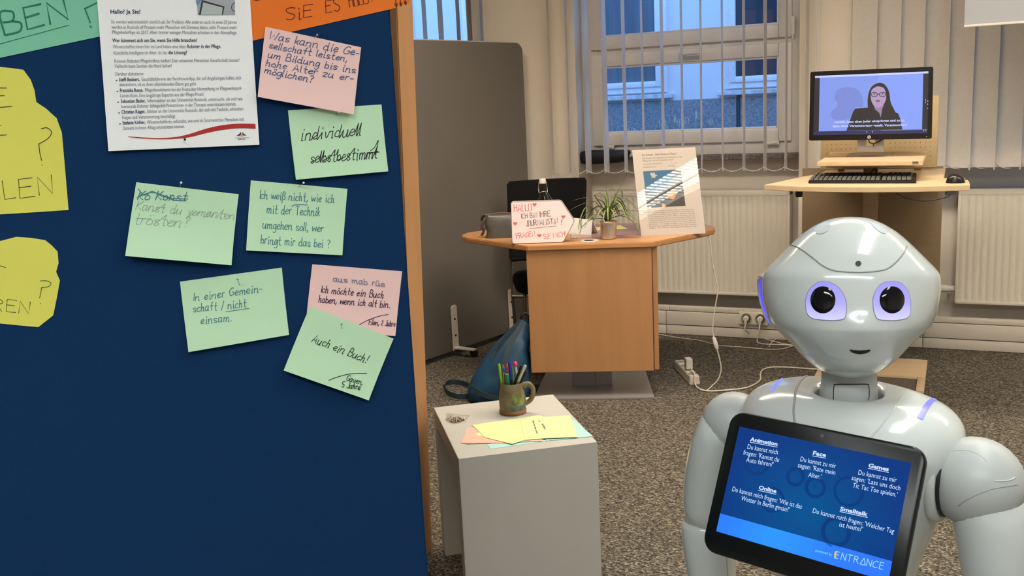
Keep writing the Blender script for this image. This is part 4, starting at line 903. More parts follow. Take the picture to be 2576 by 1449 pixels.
part('bottom_strap', MB().strap([bp_((1184, 972), .06), bp_((1200, 985), .115), bp_((1230, 998), .14), bp_((1260, 1003), .135)], .022, .004, bn), nyl_d, bpk, 60)
part('carry_handle', MB().tube([bp_((1310, 812), .0), bp_((1312, 795), .01), bp_((1322, 788), .01), bp_((1331, 796), .01), bp_((1330, 812), .0)], .007, 8, 5), mat('black_webbing', (.01, .011, .013), .8), bpk, 60)

# ================================================================== WHITE SIDE TABLE AND WHAT LIES ON IT
ZT = .475
tA, tB, tC, tD = [onz(p, ZT) for p in ((1079, 1026), (1153.5, 1155), (1508, 1111.7), (1376, 994))]     # back-left, front-left, front-right, back-right
ex = (tC-tB).normalized(); ey = V((-ex.y, ex.x, 0)); wT = ((tC-tB).length+(tD-tA).length)/2; dT = ((tA-tB).dot(ey)+(tD-tC).dot(ey))/2
def tp(x, y, z): return V((tB.x, tB.y, 0))+ex*x+ey*y+V((0, 0, z))
st = thing('side_table', 'small white laminate side table beside the blue pinboard', 'side table', tp(wT/2, dT/2, 0), math.atan2(ex.y, ex.x))
lam = mat('cream_laminate', (.52, .51, .465), .35, var=.012, vs=12)
T_ = .05
def slab(x0, y0, z0, x1, y1, z1): return MB().hexa([tp(x0, y0, z0), tp(x1, y0, z0), tp(x1, y1, z0), tp(x0, y1, z0)], [tp(x0, y0, z1), tp(x1, y0, z1), tp(x1, y1, z1), tp(x0, y1, z1)], .002)
def slab2(p, q): return MB().hexa([tp(*a) for a in p], [tp(*a) for a in q], .0012)
part('tabletop', slab2([(0, T_, ZT-T_), (wT, T_, ZT-T_), (wT, dT-T_, ZT-T_), (0, dT-T_, ZT-T_)], [(0, .0, ZT), (wT, .0, ZT), (wT, dT, ZT), (0, dT, ZT)]), lam, st, 40)
part('leg_panel', slab2([(0, 0, 0), (wT, 0, 0), (wT, T_, 0), (0, T_, 0)], [(0, 0, ZT-.0003), (wT, 0, ZT-.0003), (wT, T_, ZT-T_-.0003), (0, T_, ZT-T_-.0003)]), lam, st, 40)
part('leg_panel', slab2([(0, dT-T_, 0), (wT, dT-T_, 0), (wT, dT, 0), (0, dT, 0)], [(0, dT-T_, ZT-T_-.0003), (wT, dT-T_, ZT-T_-.0003), (wT, dT, ZT-.0003), (0, dT, ZT-.0003)]), lam, st, 40)
ZQ = ZT+.0004
TS = Sheet([(1079, 1026), (1376, 994), (1508, 1111.7), (1153.5, 1155)], V((0, 0, ZT)), V((0, 0, 1)), 0, 0, 0)
z6 = zp(1060, 880, 2.546)
lime_c = mat('lime_card', (.63, .74, .36), .8, var=.015); pink2 = mat('rose_card', (.86, .45, .36), .8, var=.015); blue_c = mat('pale_blue_card', (.40, .66, .63), .8, var=.015)
def tcard(name, pts, off, m_, label, grp, txt=()):
    t = thing(name, label, 'card', TS.pt(z6(*pts[0]), off), group=grp)
    part('sheet', MB().prism([TS.pt(z6(*p), off) for p in pts], V((0, 0, .0005))), m_, t)
    for (s_, a, b_, xh) in txt:
        mb = MB(); write(mb, TS, s_, z6(*a), z6(*b_), xh, .6, .1)
        for v_ in mb.v: v_.z = ZT+off+.0009
        part('handwriting', mb, i_blue, t, kind='stuff')
GT = 'loose cards on the side table'
tcard('blue_card', [(420, 606), (760, 560), (800, 585), (445, 637)], .0004, blue_c, 'pale blue card peeking out at the front of the loose cards', GT)
tcard('blue_card', [(760, 470), (945, 428), (1100, 556), (800, 586)], .0010, blue_c, 'pale blue card under the right end of the lime cards', GT)
tcard('pink_card', [(295, 502), (600, 470), (590, 603), (255, 600)], .0016, pink2, 'rose card at the left under the lime cards', GT)
tcard('pink_card', [(320, 500), (740, 460), (776, 590), (285, 606)], .0022, pink2, 'rose card just under the lime cards, longer one', GT)
tcard('lime_card', [(345, 490), (640, 452), (675, 590), (440, 572), (345, 552), (372, 535)], .0028, lime_c, 'lime green card under the top left lime card', GT)
tcard('lime_card', [(325, 489), (740, 429), (765, 427), (785, 440), (665, 585), (582, 612), (410, 570)], .0036, lime_c, 'top left lime green card with a pointed lower corner', GT)
tcard('lime_card', [(632, 452), (785, 440), (950, 430), (1004, 568), (778, 578), (664, 588)], .0044, lime_c, 'lime green card at the right with a few words written sideways', GT,
      [('kann mir das nicht', (712, 466), (738, 548), 2.6), ('gefallen', (772, 486), (790, 522), 2.6), ('a', (750, 466), (756, 474), 3)])

# stoneware mug full of pens
mc = onz((1290.5, 1037), ZQ)
mg = thing('mug', 'brown and green stoneware mug holding pens on the side table', 'mug', mc)
clay = mat('stoneware', (.19, .145, .08), .45, var=.3, vs=38, bump=.5, bs=60); glaze = mat('glaze_green', (.20, .22, .07), .3, var=.6, vs=45); clay_b = mat('bare_clay', (.27, .125, .05), .6, var=.15); glaze_b = mat('glaze_blue', (.10, .125, .12), .3, var=.45, vs=60)
prof = [(.0375, 0), (.0405, .002), (.041, .009), (.0395, .012), (.0405, .03), (.0405, .045), (.039, .06), (.0355, .074), (.0345, .078), (.035, .082), (.034, .086), (.0348, .094), (.0335, .0955), (.0315, .092), (.031, .07), (.034, .05), (.034, .006), (0, .005)]
MM = Matrix.Translation(mc)
part('body', MB().lathe(prof, 40, MM, cap=False).lathe([(0, .0002), (.0375, 0)], 40, MM, cap=False), clay, mg, 60)
part('clay_foot', MB().lathe([(.0375, .0001), (.0408, .0015), (.0414, .006), (.0408, .0115), (.0398, .013)], 40, MM, cap=False), clay_b, mg, 60)
fc = -V((mc.x, mc.y, 0)).normalized(); fa = math.atan2(fc.y, fc.x)
def wallpatch(a0, a1, z0, z1, off, wig=0):
    rr = []
    for i in range(9):
        z = z0+(z1-z0)*i/8; rad = [p for p in zip(prof, prof[1:]) if p[0][1] <= z <= p[1][1]][0]; (r0, za), (r1, zb2) = rad; r = r0+(r1-r0)*(z-za)/max(1e-6, zb2-za)+off
        w0 = wig*math.sin(i*1.7); rr.append([mc+V((r*math.cos(fa+a0+w0+(a1-a0)*j/14), r*math.sin(fa+a0+w0+(a1-a0)*j/14), z)) for j in range(15)])
    return MB().grid(rr)
part('glaze', wallpatch(.0, 1.15, .028, .066, .0006, .05), glaze, mg, 60)
part('glaze', wallpatch(-.35, 1.2, .016, .03, .0009, .1), glaze_b, mg, 60)
hd = bx*1.0
part('handle', MB().tube([mc+hd*.034+V((0, 0, .082)), mc+hd*.05+V((0, 0, .087)), mc+hd*.063+V((0, 0, .072)), mc+hd*.062+V((0, 0, .05)), mc+hd*.052+V((0, 0, .034)), mc+hd*.039+V((0, 0, .028))], [.0095, .008, .0075, .0075, .0075, .009], 10, 6), clay, mg, 60)
zm = zp(1220, 890, 8.527)
def pen(name, label, top, bot, r, dep, cm, body=None, kind=0):
    a = onp(zm(*top), mc+fc*dep, fc); b_ = onp(zm(*bot), mc+fc*dep*.7, fc); d = (a-b_).normalized(); tb = b_+d*((ZT+.016-b_.z)/d.z)
    q = V((tb.x-mc.x, tb.y-mc.y, 0))
    if q.length > .026: q = q.normalized()*.026
    tb = V((mc.x, mc.y, tb.z))+q; d = (a-tb).normalized(); L = (a-tb).length
    M = Matrix.Translation(tb) @ d.to_track_quat('Z', 'Y').to_matrix().to_4x4()
    t = thing(name, label, 'pen', tb, group='pens in the stoneware mug')
    if kind == 1:      # ball head
        part('barrel', MB().lathe([(0, 0), (r*.6, .002), (r*.6, L-.012), (0, L-.012)], 12, M), body, t, 50)
        part('ball_head', MB().lathe([(0, L-.013), (r*.9, L-.011), (r*1.25, L-.005), (r*1.1, L), (r*.6, L+.0035), (0, L+.0045)], 14, M), cm, t, 180)
    else:
        part('barrel', MB().lathe([(0, 0), (r*.5, .001), (r, .012), (r, L*.62), (0, L*.62)], 12, M), body or cm, t, 50)
        part('cap', MB().lathe([(0, L*.62), (r*1.12, L*.62), (r*1.12, L-.002), (r*.85, L), (0, L)], 12, M), cm, t, 50)
        if kind == 2: part('clip', MB().lathe([(0, L*.7), (.0012, L*.7), (.0012, L-.001), (0, L-.001)], 6, M @ Matrix.Translation((r*1.2, 0, 0))), chrome, t)
def pm(n, c): return mat('pen_'+n, c, .3, var=0)
pen('felt_pen', 'light green felt pen at the left of the mug', (300, 215), (355, 600), .0036, .004, pm('lime', (.22, .55, .03)))
pen('ballpoint_pen', 'orange pen with blue and white ball top', (400, 315), (400, 610), .0034, .016, pm('blue', (.02, .06, .42)), pm('orange', (.62, .22, .02)), 1)
pen('felt_pen', 'slim red felt pen behind the navy one', (478, 212), (490, 400), .0034, -.012, pm('red', (.72, .09, .09)))
pen('felt_pen', 'navy blue felt pen standing tallest in the middle', (525, 185), (560, 620), .0044, .008, pm('navy', (.012, .025, .30)), pm('dnavy', (.02, .02, .06)))
pen('board_marker', 'thick dark green marker at the front of the mug', (465, 430), (480, 620), .0066, .02, pm('dgreen', (.012, .17, .10)))
pen('felt_pen', 'thin grass green pen behind the navy one', (582, 265), (600, 480), .003, -.014, pm('green', (.09, .30, .07)))
pen('ballpoint_pen', 'pen with round pink ball head', (648, 195), (690, 440), .0055, -.006, pm('pink', (.75, .06, .11)), pm('white', (.65, .62, .6)), 1)
pen('ballpoint_pen', 'black pen with silver tip leaning right in the mug', (785, 250), (650, 610), .0034, .008, pm('black', (.012, .012, .014)), None, 2)
pen('ballpoint_pen', 'gold and cream pen leaning right in the mug', (868, 245), (705, 610), .0042, .012, pm('gold', (.55, .50, .36)), pm('goldb', (.38, .26, .09)), 2)
pen('ballpoint_pen', 'black and silver pen at the right rim of the mug', (885, 370), (790, 590), .0036, .014, pm('black', (.012, .012, .014)), pm('silver', (.5, .5, .52)), 2)
pen('pencil', 'brown pencil behind the blue ball pen', (388, 240), (400, 420), .003, -.006, pm('brown', (.35, .13, .05)))

# plastic bag of pins
zg = zp(1080, 1020, 18.4)
pb = thing('pin_bag', 'small clear plastic bag of steel pins on the side table', 'bag', onz(zg(1250, 640), ZQ))
rows = []
for i in range(7):
    rows.append([])
    for j in range(9):
        u, v_ = j/8, i/6; a = (V((780, 480)).lerp(V((1880, 500)), u)).lerp(V((740, 760)).lerp(V((1700, 810)), u), v_)
        if v_ > .5: a.y += 120*(v_-.5)*2*math.sin(math.pi*u)
        if v_ < .3: a.y -= 130*(.3-v_)/.3*(1-u*.8)
        rows[-1].append(onz(zg(*a), ZQ)+V((0, 0, .0008+.009*max(0, math.sin(math.pi*u)*math.sin(math.pi*min(1, v_*1.05)))**.7)))
part('plastic', MB().grid(rows), glass('plastic_film', (.98, .98, .97), .7, .12), pb, 60)
mb = MB(); rp_ = random.Random(5)
for i in range(170):
    c = onz(zg(1230+rp_.gauss(0, 230), 665+rp_.gauss(0, 70)), ZQ+.001+rp_.random()*.005); a = rp_.uniform(0, 6.28); d = V((math.cos(a), math.sin(a), rp_.uniform(-.1, .2)))*.006
    if abs((c-onz(zg(1230, 665), ZQ)).length) < .028: mb.tube([c-d, c+d], .0006, 4); mb.lathe([(0, -.0018), (.002, 0), (0, .0018)], 6, Matrix.Translation(c+d))
part('pins', mb, mat('pin_mix', (.34, .27, .20), .3, metal=.7, var=.6, vs=300), pb, kind='stuff')

# ================================================================== STANDING DESK, MONITOR, KEYBOARD, MOUSE
ZD, ZS = 1.0, 1.085
maple_d = mat('maple_shade', (.40, .295, .18), .5, var=.05, vs=5, wood=(1.2, 14, 14))  # maple darkened: shade from the boards above is put into the colour
f0, f1 = onz((1922, 465), ZD), onz((2440, 466), ZD)
sd = thing('standing_desk', 'tall maple standing desk with monitor shelf and perforated back board', 'desk', V((-.33, 4.9, 0)))
fm = [onz(p, ZD) for p in ((1922, 465), (1990, 468.5), (2080, 470.5), (2180, 471), (2280, 470), (2370, 468), (2440, 465.5))]
ol = fm+[onz((2437, 450), ZD), onz((2374, 448), ZD), onz((2050, 438.5), ZD), onz((2020, 444), ZD)]
part('desktop', MB().prism([V((p.x, p.y, ZD-.022)) for p in ol], V((0, 0, .022)), .002), maple, sd, 40)
bL, bR = onz((2050, 437.5), ZD-.004), onz((2376, 437), ZD-.004); ybk = max(bL.y, bR.y)+.02; ymid = onz((2374, 448), ZD).y+.012
part('rear_board', MB().box((-.60, ymid, ZD-.026), (bR.x+.0, 5.12, ZD-.004), .002), maple, sd, 40)
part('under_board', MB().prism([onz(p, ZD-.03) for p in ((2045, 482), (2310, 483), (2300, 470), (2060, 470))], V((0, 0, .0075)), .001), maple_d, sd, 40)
sh4 = [onz(p, ZS) for p in ((2055.5, 407.5), (2321.5, 405), (2333, 384), (2088, 387))]
part('monitor_shelf', MB().prism([V((p.x, p.y, ZS-.019)) for p in sh4], V((0, 0, .019)), .002), maple, sd, 40)
sin_ = [sh4[0].lerp(sh4[2], .08), sh4[1].lerp(sh4[3], .08), sh4[2].lerp(sh4[0], .05), sh4[3].lerp(sh4[1], .05)]
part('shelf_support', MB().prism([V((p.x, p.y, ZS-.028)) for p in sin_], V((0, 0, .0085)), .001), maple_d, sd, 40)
lip = MB().prism([V((p.x, p.y, ZS)) for p in (sh4[3], sh4[2], sh4[2].lerp(sh4[1], .06), sh4[3].lerp(sh4[0], .06))], V((0, 0, .008)), .001)
part('shelf_lip', lip, maple, sd, 40)
ycol = 5.02; cl_, cr_ = ony((2171, 500), ycol), ony((2207, 500), ycol)
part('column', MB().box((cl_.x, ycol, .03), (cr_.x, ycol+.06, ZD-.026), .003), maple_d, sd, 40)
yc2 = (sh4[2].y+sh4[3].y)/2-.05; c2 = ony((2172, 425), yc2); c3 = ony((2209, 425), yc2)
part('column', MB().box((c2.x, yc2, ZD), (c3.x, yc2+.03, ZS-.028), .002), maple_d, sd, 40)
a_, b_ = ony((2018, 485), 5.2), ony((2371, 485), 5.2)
part('modesty_panel', MB().box((a_.x, 5.2, .30), (b_.x, 5.218, 1.0), .002), mat('panel_shaded', (.25, .18, .105), .55, var=.04, vs=5, wood=(1.2, 14, 14)), sd, 40)  # dark brown holds the shade under the desktop, painted into the panel
yb = 5.0
a_, b_ = ony((2065, 300), yb), ony((2361, 300), yb); zt = ony((2362, 240), yb).z; zb_ = ony((2362, 421), yb).z
bbm = mat('board_tan', (.47, .36, .20), .55, var=.03)
part('back_board', MB().box((a_.x, yb, zb_), (b_.x, yb+.016, zt), .004), bbm, sd, 40)
mb = MB()
for i in range(22):
    for j in range(9):
        if 8 < i < 13: continue
        mb.lathe([(0, 0), (.0022, 0)], 6, Matrix.Translation((a_.x+.03+i*(b_.x-a_.x-.06)/21, yb-.0006, zb_+.03+j*.022)) @ Matrix.Rotation(R(90), 4, 'X'), cap=False)
part('peg_holes', mb, mat('peg_hole', (.12, .08, .04), .8, var=0), sd, kind='stuff')
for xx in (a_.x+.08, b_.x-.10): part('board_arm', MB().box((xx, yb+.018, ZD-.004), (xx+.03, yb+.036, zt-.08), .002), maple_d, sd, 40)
g0, g1 = onz((2332, 918), .03), onz((2312, 990), .03)
bpl = MB().box((-.60, 4.85, 0), (g0.x, 5.18, .03), .003)
part('base_board', bpl, maple, sd, 40)
part('base_rail', MB().box((g0.x-.035, 4.62, 0), (g0.x, 4.848, .03), .003), maple, sd, 40)
part('base_rail', MB().box((-.60, 4.62, 0), (-.565, 4.848, .03), .003), maple, sd, 40)
part('base_inset', MB().box((-.56, 4.62, .001), (g0.x-.037, 4.847, .02), .002), mat('inset_grey', (.12, .10, .08), .6), sd)
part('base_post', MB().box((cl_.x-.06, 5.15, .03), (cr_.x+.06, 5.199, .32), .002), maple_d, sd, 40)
kx = onz((2385, 487), ZD-.03)
part('cable_clip', MB().hexa([onz(p, ZD-.045) for p in ((2377, 492), (2406, 490), (2404, 484), (2378, 486))], [onz(p, ZD-.023) for p in ((2377, 483), (2406, 481), (2404, 477), (2378, 479))], .002), black_plastic, sd, 40)
kl = onz((2010, 484), ZD-.04)
part('adjust_knob', MB().lathe([(0, -.02), (.014, -.02), (.016, -.01), (.016, .016), (0, .016)], 18, Matrix.Translation(kl)), black_plastic, sd, 50)
yk = onz((2385, 487), ZD-.03).y
single('hanging_cable', MB().tube([onp(p, V((0, yk, 0)), V((0, 1, 0))) for p in ((2254, 486), (2272, 495), (2300, 503), (2320, 505.5), (2345, 504), (2370, 499), (2385, 494), (2393, 487))], .0022, 6, 5), black_plastic, 'black cable sagging under the standing desk top', 'cable', smooth=180)

# monitor
YM = sh4[0].lerp(sh4[3], .42).y
MP = V((0, YM, 0)); MN = V((0, -1, 0))
mo = thing('monitor', 'black computer monitor playing a subtitled video on the standing desk shelf', 'monitor', V((ony((2190, 390), YM).x, YM+.05, ZS)))
MS = Sheet([(2038.6, 180.7), (2347.9, 167.6), (2344, 349), (2035, 354)], MP, MN)
part('bezel', MB().prism([MS.pt(p) for p in rc([(2038.6, 180.7), (2347.9, 167.6), (2344, 349), (2035, 354)], 5)], V((0, .014, 0)), .0015), mat('bezel_black', (.010, .008, .008), .28, var=0), mo, 40)
part('rear_shell', MB().box((MS.C[3].x+.05, YM+.014, MS.C[3].z+.05), (MS.C[1].x-.05, YM+.045, MS.C[1].z-.05), .012), black_plastic, mo, 50)
zm2 = zp(2030, 160, 7.245)
def scr(name, pts, c, off, s_=1.0, parent=None, smooth=0):
    P = [V(zm2(*p)) for p in pts]
    if smooth: P = catmull(P, smooth, True)
    return part(name, MB().poly([MS.pt(p, off) for p in P]), glow('scr_%d_%d_%d' % c, c, s_), parent or mo)
sc_ = scr('screen', [(145, 222), (2215, 140), (2195, 1270), (110, 1310)], (8, 8, 30), .0006)
scr('video', [(235, 248), (2120, 186), (2098, 1195), (215, 1236)], (126, 152, 236), .0009, parent=sc_)
scr('video_light', [(1300, 215), (2120, 186), (2098, 1195), (1000, 1216), (1180, 800)], (130, 158, 248), .0010, parent=sc_)
scr('video_shadow', [(560, 480), (740, 430), (920, 470), (1010, 620), (1020, 780), (880, 800), (800, 1000), (500, 1020), (430, 900), (560, 760), (500, 620)], (116, 136, 214), .0011, parent=sc_, smooth=4)
scr('browser_bar', [(148, 226), (2214, 142), (2212, 178), (147, 262)], (200, 208, 255), .0012, parent=sc_)
scr('control_bar', [(130, 1240), (2195, 1205), (2193, 1268), (113, 1305)], (16, 18, 84), .0010, parent=sc_)
scr('control_bar', [(1345, 1212), (2195, 1196), (2195, 1206), (1345, 1222)], (120, 120, 140), .0013, parent=sc_)
scr('hair', [(1310, 350), (1400, 370), (1470, 450), (1505, 560), (1525, 700), (1570, 800), (1620, 900), (1640, 980), (1560, 1010), (1220, 1010), (1130, 960), (1110, 800), (1108, 650), (1130, 520), (1190, 410)], (14, 10, 20), .0013, parent=sc_, smooth=4)
scr('jacket', [(880, 820), (1000, 808), (1130, 800), (1230, 880), (1330, 990), (1450, 880), (1560, 870), (1660, 905), (1700, 1000), (1738, 1200), (720, 1222), (790, 1020), (840, 880)], (10, 10, 24), .0016, parent=sc_)
scr('neck', [(1215, 760), (1400, 760), (1370, 830), (1360, 900), (1345, 985), (1320, 900), (1240, 830)], (150, 125, 165), .0017, parent=sc_)
scr('face', [(1290, 415), (1390, 440), (1435, 520), (1442, 640), (1400, 740), (1330, 800), (1250, 790), (1190, 720), (1162, 620), (1165, 520), (1210, 450)], (176, 150, 190), .0019, parent=sc_, smooth=4)
scr('hair', [(1160, 560), (1180, 470), (1260, 420), (1350, 410), (1420, 450), (1445, 560), (1470, 560), (1440, 440), (1340, 370), (1240, 380), (1160, 460)], (14, 10, 20), .0021, parent=sc_)
scr('mouth', [(1245, 675), (1290, 660), (1345, 672), (1320, 698), (1270, 702)], (140, 70, 120), .0021, parent=sc_)
mb = MB()
for ex_ in (1228, 1378):
    q = [zm2(ex_+58*math.cos(a), 562+40*math.sin(a)) for a in [2*math.pi*j/16 for j in range(17)]]
    for p, r in zip(q, q[1:]): pen_line(mb, MS, [p, r], 1.6, .0023)
    scr('eye', [(ex_-26, 552), (ex_, 543), (ex_+26, 552), (ex_, 566)], (60, 45, 80), .0022, parent=sc_)
pen_line(mb, MS, [zm2(1286, 555), zm2(1320, 553)], 1.4, .0023)
part('glasses', mb, glow('scr_30_20_50', (30, 20, 50)), sc_)
mb = MB(); type_on(mb, MS, 'vorfällt, kann eben jeder einspringen und so ist', zm2(500, 1085), zm2(1785, 1052), 8.4, .03, .0026); type_on(mb, MS, 'dann diese Verantwortung geteilt. Verantwortung', zm2(468, 1160), zm2(1832, 1135), 8.4, .03, .0026)
part('subtitle', mb, glow('scr_200_205_255', (200, 205, 255)), sc_, kind='stuff')
mb = MB()
for p in ((2162, 662), (2160, 708), (2203, 682), (2200, 740), (2198, 815), (1087, 1243), (1192, 1241), (2125, 1222), (2165, 1220)): pen_line(mb, MS, [zm2(p[0], p[1]-8), zm2(p[0]+2, p[1]+8)], 1.6, .0026)
part('screen_icons', mb, glow('scr_190_195_235', (190, 195, 235)), sc_, kind='stuff')
lg = MS.pt(zm2(1133, 1340), .0005)
lo = part('logo', MB().lathe([(0, 0), (.0075, 0)], 24, Matrix.Translation(lg) @ Matrix.Rotation(R(90), 4, 'X'), cap=False), mat('logo_silver', (.55, .55, .55), .4, var=0), mo)
mb = MB(); type_on(mb, MS, 'hp', zm2(1113, 1352), zm2(1153, 1351), 6.5, .02, .0009); part('print', mb, black_plastic, lo)
part('power_led', MB().poly([MS.pt(zm2(2180+8*math.cos(a), 1332+8*math.sin(a)), .0006) for a in [R(60*i) for i in range(6)]]), glow('led', (220, 220, 210)), mo)
al = mat('stand_metal', (.32, .29, .27), .38, metal=.6, var=.03)
zk = zp(2020, 340, 5.855)
def mp(p, d=0): return ony(zk(*p), YM+.02+d)
st_ = MB().prism([mp(p) for p in ((805, 40), (930, 40), (930, 158), (1062, 158), (1062, 40), (1190, 40), (1190, 250), (800, 250))], V((0, .012, 0)), .001)
part('stand_neck', st_, al, mo, 40)
part('stand_base', MB().prism([V((q.x, q.y, ZS)) for q in [onz(zk(*p), ZS) for p in ((640, 322), (1312, 312), (1335, 262), (700, 265))]], V((0, 0, .005)), .0015), al, mo, 40)
part('cable', MB().tube([ony(zk(*p), YM+.012) for p in ((965, 70), (985, 110), (1040, 122), (1100, 105), (1160, 70))]+[ony(zk(1190, 50), YM+.02)], .0028, 6, 5), black_plastic, mo, 180)
part('cable_tie', MB().tube([ony(zk(*p), YM+.01) for p in ((1040, 115), (1035, 140), (1050, 155))], .0028, 6, 4), black_plastic, mo, 180)
# label on the shelf edge
TG = Sheet([zk(1612, 388), zk(1700, 386), zk(1700, 430), zk(1612, 432)], sh4[0]-V((0, 0, .01)), V((sh4[1]-sh4[0]).normalized().cross(V((0, 0, 1)))).normalized(), .0008)
lbp = part('edge_label', MB().prism([TG.pt(zk(*p)) for p in ((1612, 388), (1700, 386), (1700, 430), (1612, 432))], TG.n*-.001), mat('label_grey', (.35, .27, .18), .5), sd)
mb = MB(); type_on(mb, TG, 'ROHDE', zk(1614, 414), zk(1697, 412), 5.4, .04); part('print', mb, black_plastic, lbp)

# keyboard
kA, kB, kC, kD = [onz(zk(*p), ZD+.012) for p in ((78, 672), (1668, 668), (1700, 582), (152, 590))]
kb = thing('keyboard', 'black full-size keyboard on the standing desk below the monitor', 'keyboard', (kA+kB)/2-V((0, 0, .012)))
kexl = kB-kA; keyl = ((kD-kA)+(kC-kB))/2
down = V((0, 0, -.0115))
part('case', MB().hexa([kA+down, kB+down, kB+keyl+down, kA+keyl+down], [kA, kB, kB+keyl+V((0, 0, .008)), kA+keyl+V((0, 0, .008))], .002), mat('key_case', (.013, .012, .011), .45, var=0), kb, 40)
kxn, kyn = kexl.normalized(), keyl.normalized(); KL, KD = kexl.length, keyl.length
keym = mat('key_black', (.022, .020, .018), .4, var=0)
proto = None
for r in range(6):
    y = (.12+.145*r)*KD; c0 = kA+kyn*y+V((0, 0, .001+.008*y/KD)); kw = KL/23.2
    for c in range(21):
        if (r == 5 and c in (1, 15)) or c in (15, 16, 20) and False: continue
        pos = c0+kxn*(.03*KL+c*kw*1.04+(.3*kw if c > 14 else 0))
        if proto is None:
            h = KD*.062; w2 = kw*.44
            m_ = MB().hexa([V((-w2, -h, 0)), V((w2, -h, 0)), V((w2, h, 0)), V((-w2, h, 0))], [V((-w2*.8, -h*.75, .006)), V((w2*.8, -h*.75, .006)), V((w2*.8, h*.8, .006)), V((-w2*.8, h*.8, .006))], 0)
            proto = setmesh('key', m_, keym)
        k_ = link('key', proto); k_.parent = kb; k_.location = pos-kb.location; k_.rotation_euler = (0, 0, math.atan2(kxn.y, kxn.x))
single('keyboard_cable', MB().tube([kA+kexl*.56+keyl+V((0, .004, .001)), kA+kexl*.585+keyl+V((0, .02, .022)), kA+kexl*.61+keyl+V((0, .03, .020)), kA+kexl*.60+keyl+V((0, .045, .002)), kA+kexl*.63+keyl+V((0, .05, .0)), kA+kexl*.66+keyl*1.6+V((0, .06, -.0165))], .0025, 6, 5), black_plastic, 'short black cable looping behind the keyboard', 'cable', smooth=180)
# mouse
mq = onz((2405, 461), ZD); mx = (onz((2430, 458), ZD)-onz((2381, 459), ZD)); ML = mx.length; mx.normalize(); my = V((-mx.y, mx.x, 0))
ms = thing('mouse', 'black computer mouse at the right end of the standing desk', 'mouse', mq)
rings = []
for i in range(11):
    t = -1+2*i/10; hh = max(.001, .036*(1-abs(t)**2.4)**.6*(1-.22*t)); ww = max(.001, .029*(1-abs(t)**2.6)**.5)
    rings.append([mq+mx*(t*ML/2)+my*(.02+ww*math.cos(a))+V((0, 0, .001+max(0, hh*(math.sin(a) if math.sin(a) > 0 else 0)**.8))) for a in [2*math.pi*j/20 for j in range(20)]])
part('body', MB().loft(rings), mat('mouse_black', (.014, .012, .011), .22, var=0), ms, 70)
part('scroll_wheel', MB().tube([mq+mx*(-.018)+my*.0+V((0, 0, .0295)), mq+mx*(-.018)+my*.012+V((0, 0, .0325))], .006, 12), keym, ms, 50)
part('cable', MB().tube([mq+mx*(ML*.46)+my*.02+V((0, 0, .010)), mq+mx*(ML*.62)+my*.025+V((0, 0, .014)), mq+mx*(ML*.75)+my*.06+V((0, 0, .004))], .0022, 6, 4), black_plastic, ms, 180)

# rolled black bag on the sill of the middle window
zb2 = zp(1140, 340, 3.68)
ysl = 5.565
def bgp(p, y=ysl): return ony(zb2(*p), y)
bgm = mat('black_bag', (.008, .009, .014), .6, var=.2, vs=20, bump=.4, bs=35)
sg_ = thing('black_bag', 'long black padded bag lying on the sill of the middle window', 'bag', V((bgp((1380, 270)).x, ysl+.04, SILL)))
spine = [(1124, 232, 6), (1140, 225, 26), (1180, 208, 52), (1240, 205, 66), (1330, 202, 66), (1430, 200, 64), (1540, 194, 60), (1600, 182, 50), (1632, 162, 26), (1642, 158, 8)]
rings = []
for x, y, r in spine:
    c = bgp((x, y), ysl+.07); rr = (bgp((x, y+r), ysl+.07)-c).length; 
    rings.append([c+V((0, math.cos(a)*min(rr, .03), math.sin(a)*rr)) for a in [2*math.pi*j/18 for j in range(18)]])
part('body', MB().loft(rings), bgm, sg_, 70)
part('end_strap', MB().tube([rings[0][0], rings[0][0]+V((0, -.01, -.02)), rings[0][0]+V((.01, -.015, -.035))], .003, 6, 4), bgm, sg_)
part('zipper', MB().tube([sum(r, V((0, 0, 0)))/18+V((0, -(r[0]-r[9]).length*.34, (r[4]-r[13]).length*.36)) for r in rings[1:-1]], .0022, 6, 3), mat('zip_navy', (.02, .03, .07), .5), sg_)

# hanging screen at the top right
h0, h1 = ony((2425, 67), 4.9), ony((2576, 56), 4.9)
hs = thing('hanging_screen', 'white projection screen panel hanging from the ceiling at the upper right', 'screen', V((.45, 4.9, h0.z)))
part('panel', MB().box((h0.x, 4.885, h0.z), (1.3, 4.895, CEIL-.06), .002), mat('screen_white', (.44, .48, .53), .7, var=.01), hs, 40)
part('bottom_bar', MB().box((h0.x, 4.882, h0.z-.004), (1.3, 4.898, h0.z+.006), .002), white_metal, hs, 40)
part('case', MB().box((h0.x-.05, 4.85, CEIL-.07), (1.35, 4.93, CEIL), .006), white_metal, hs, 40)

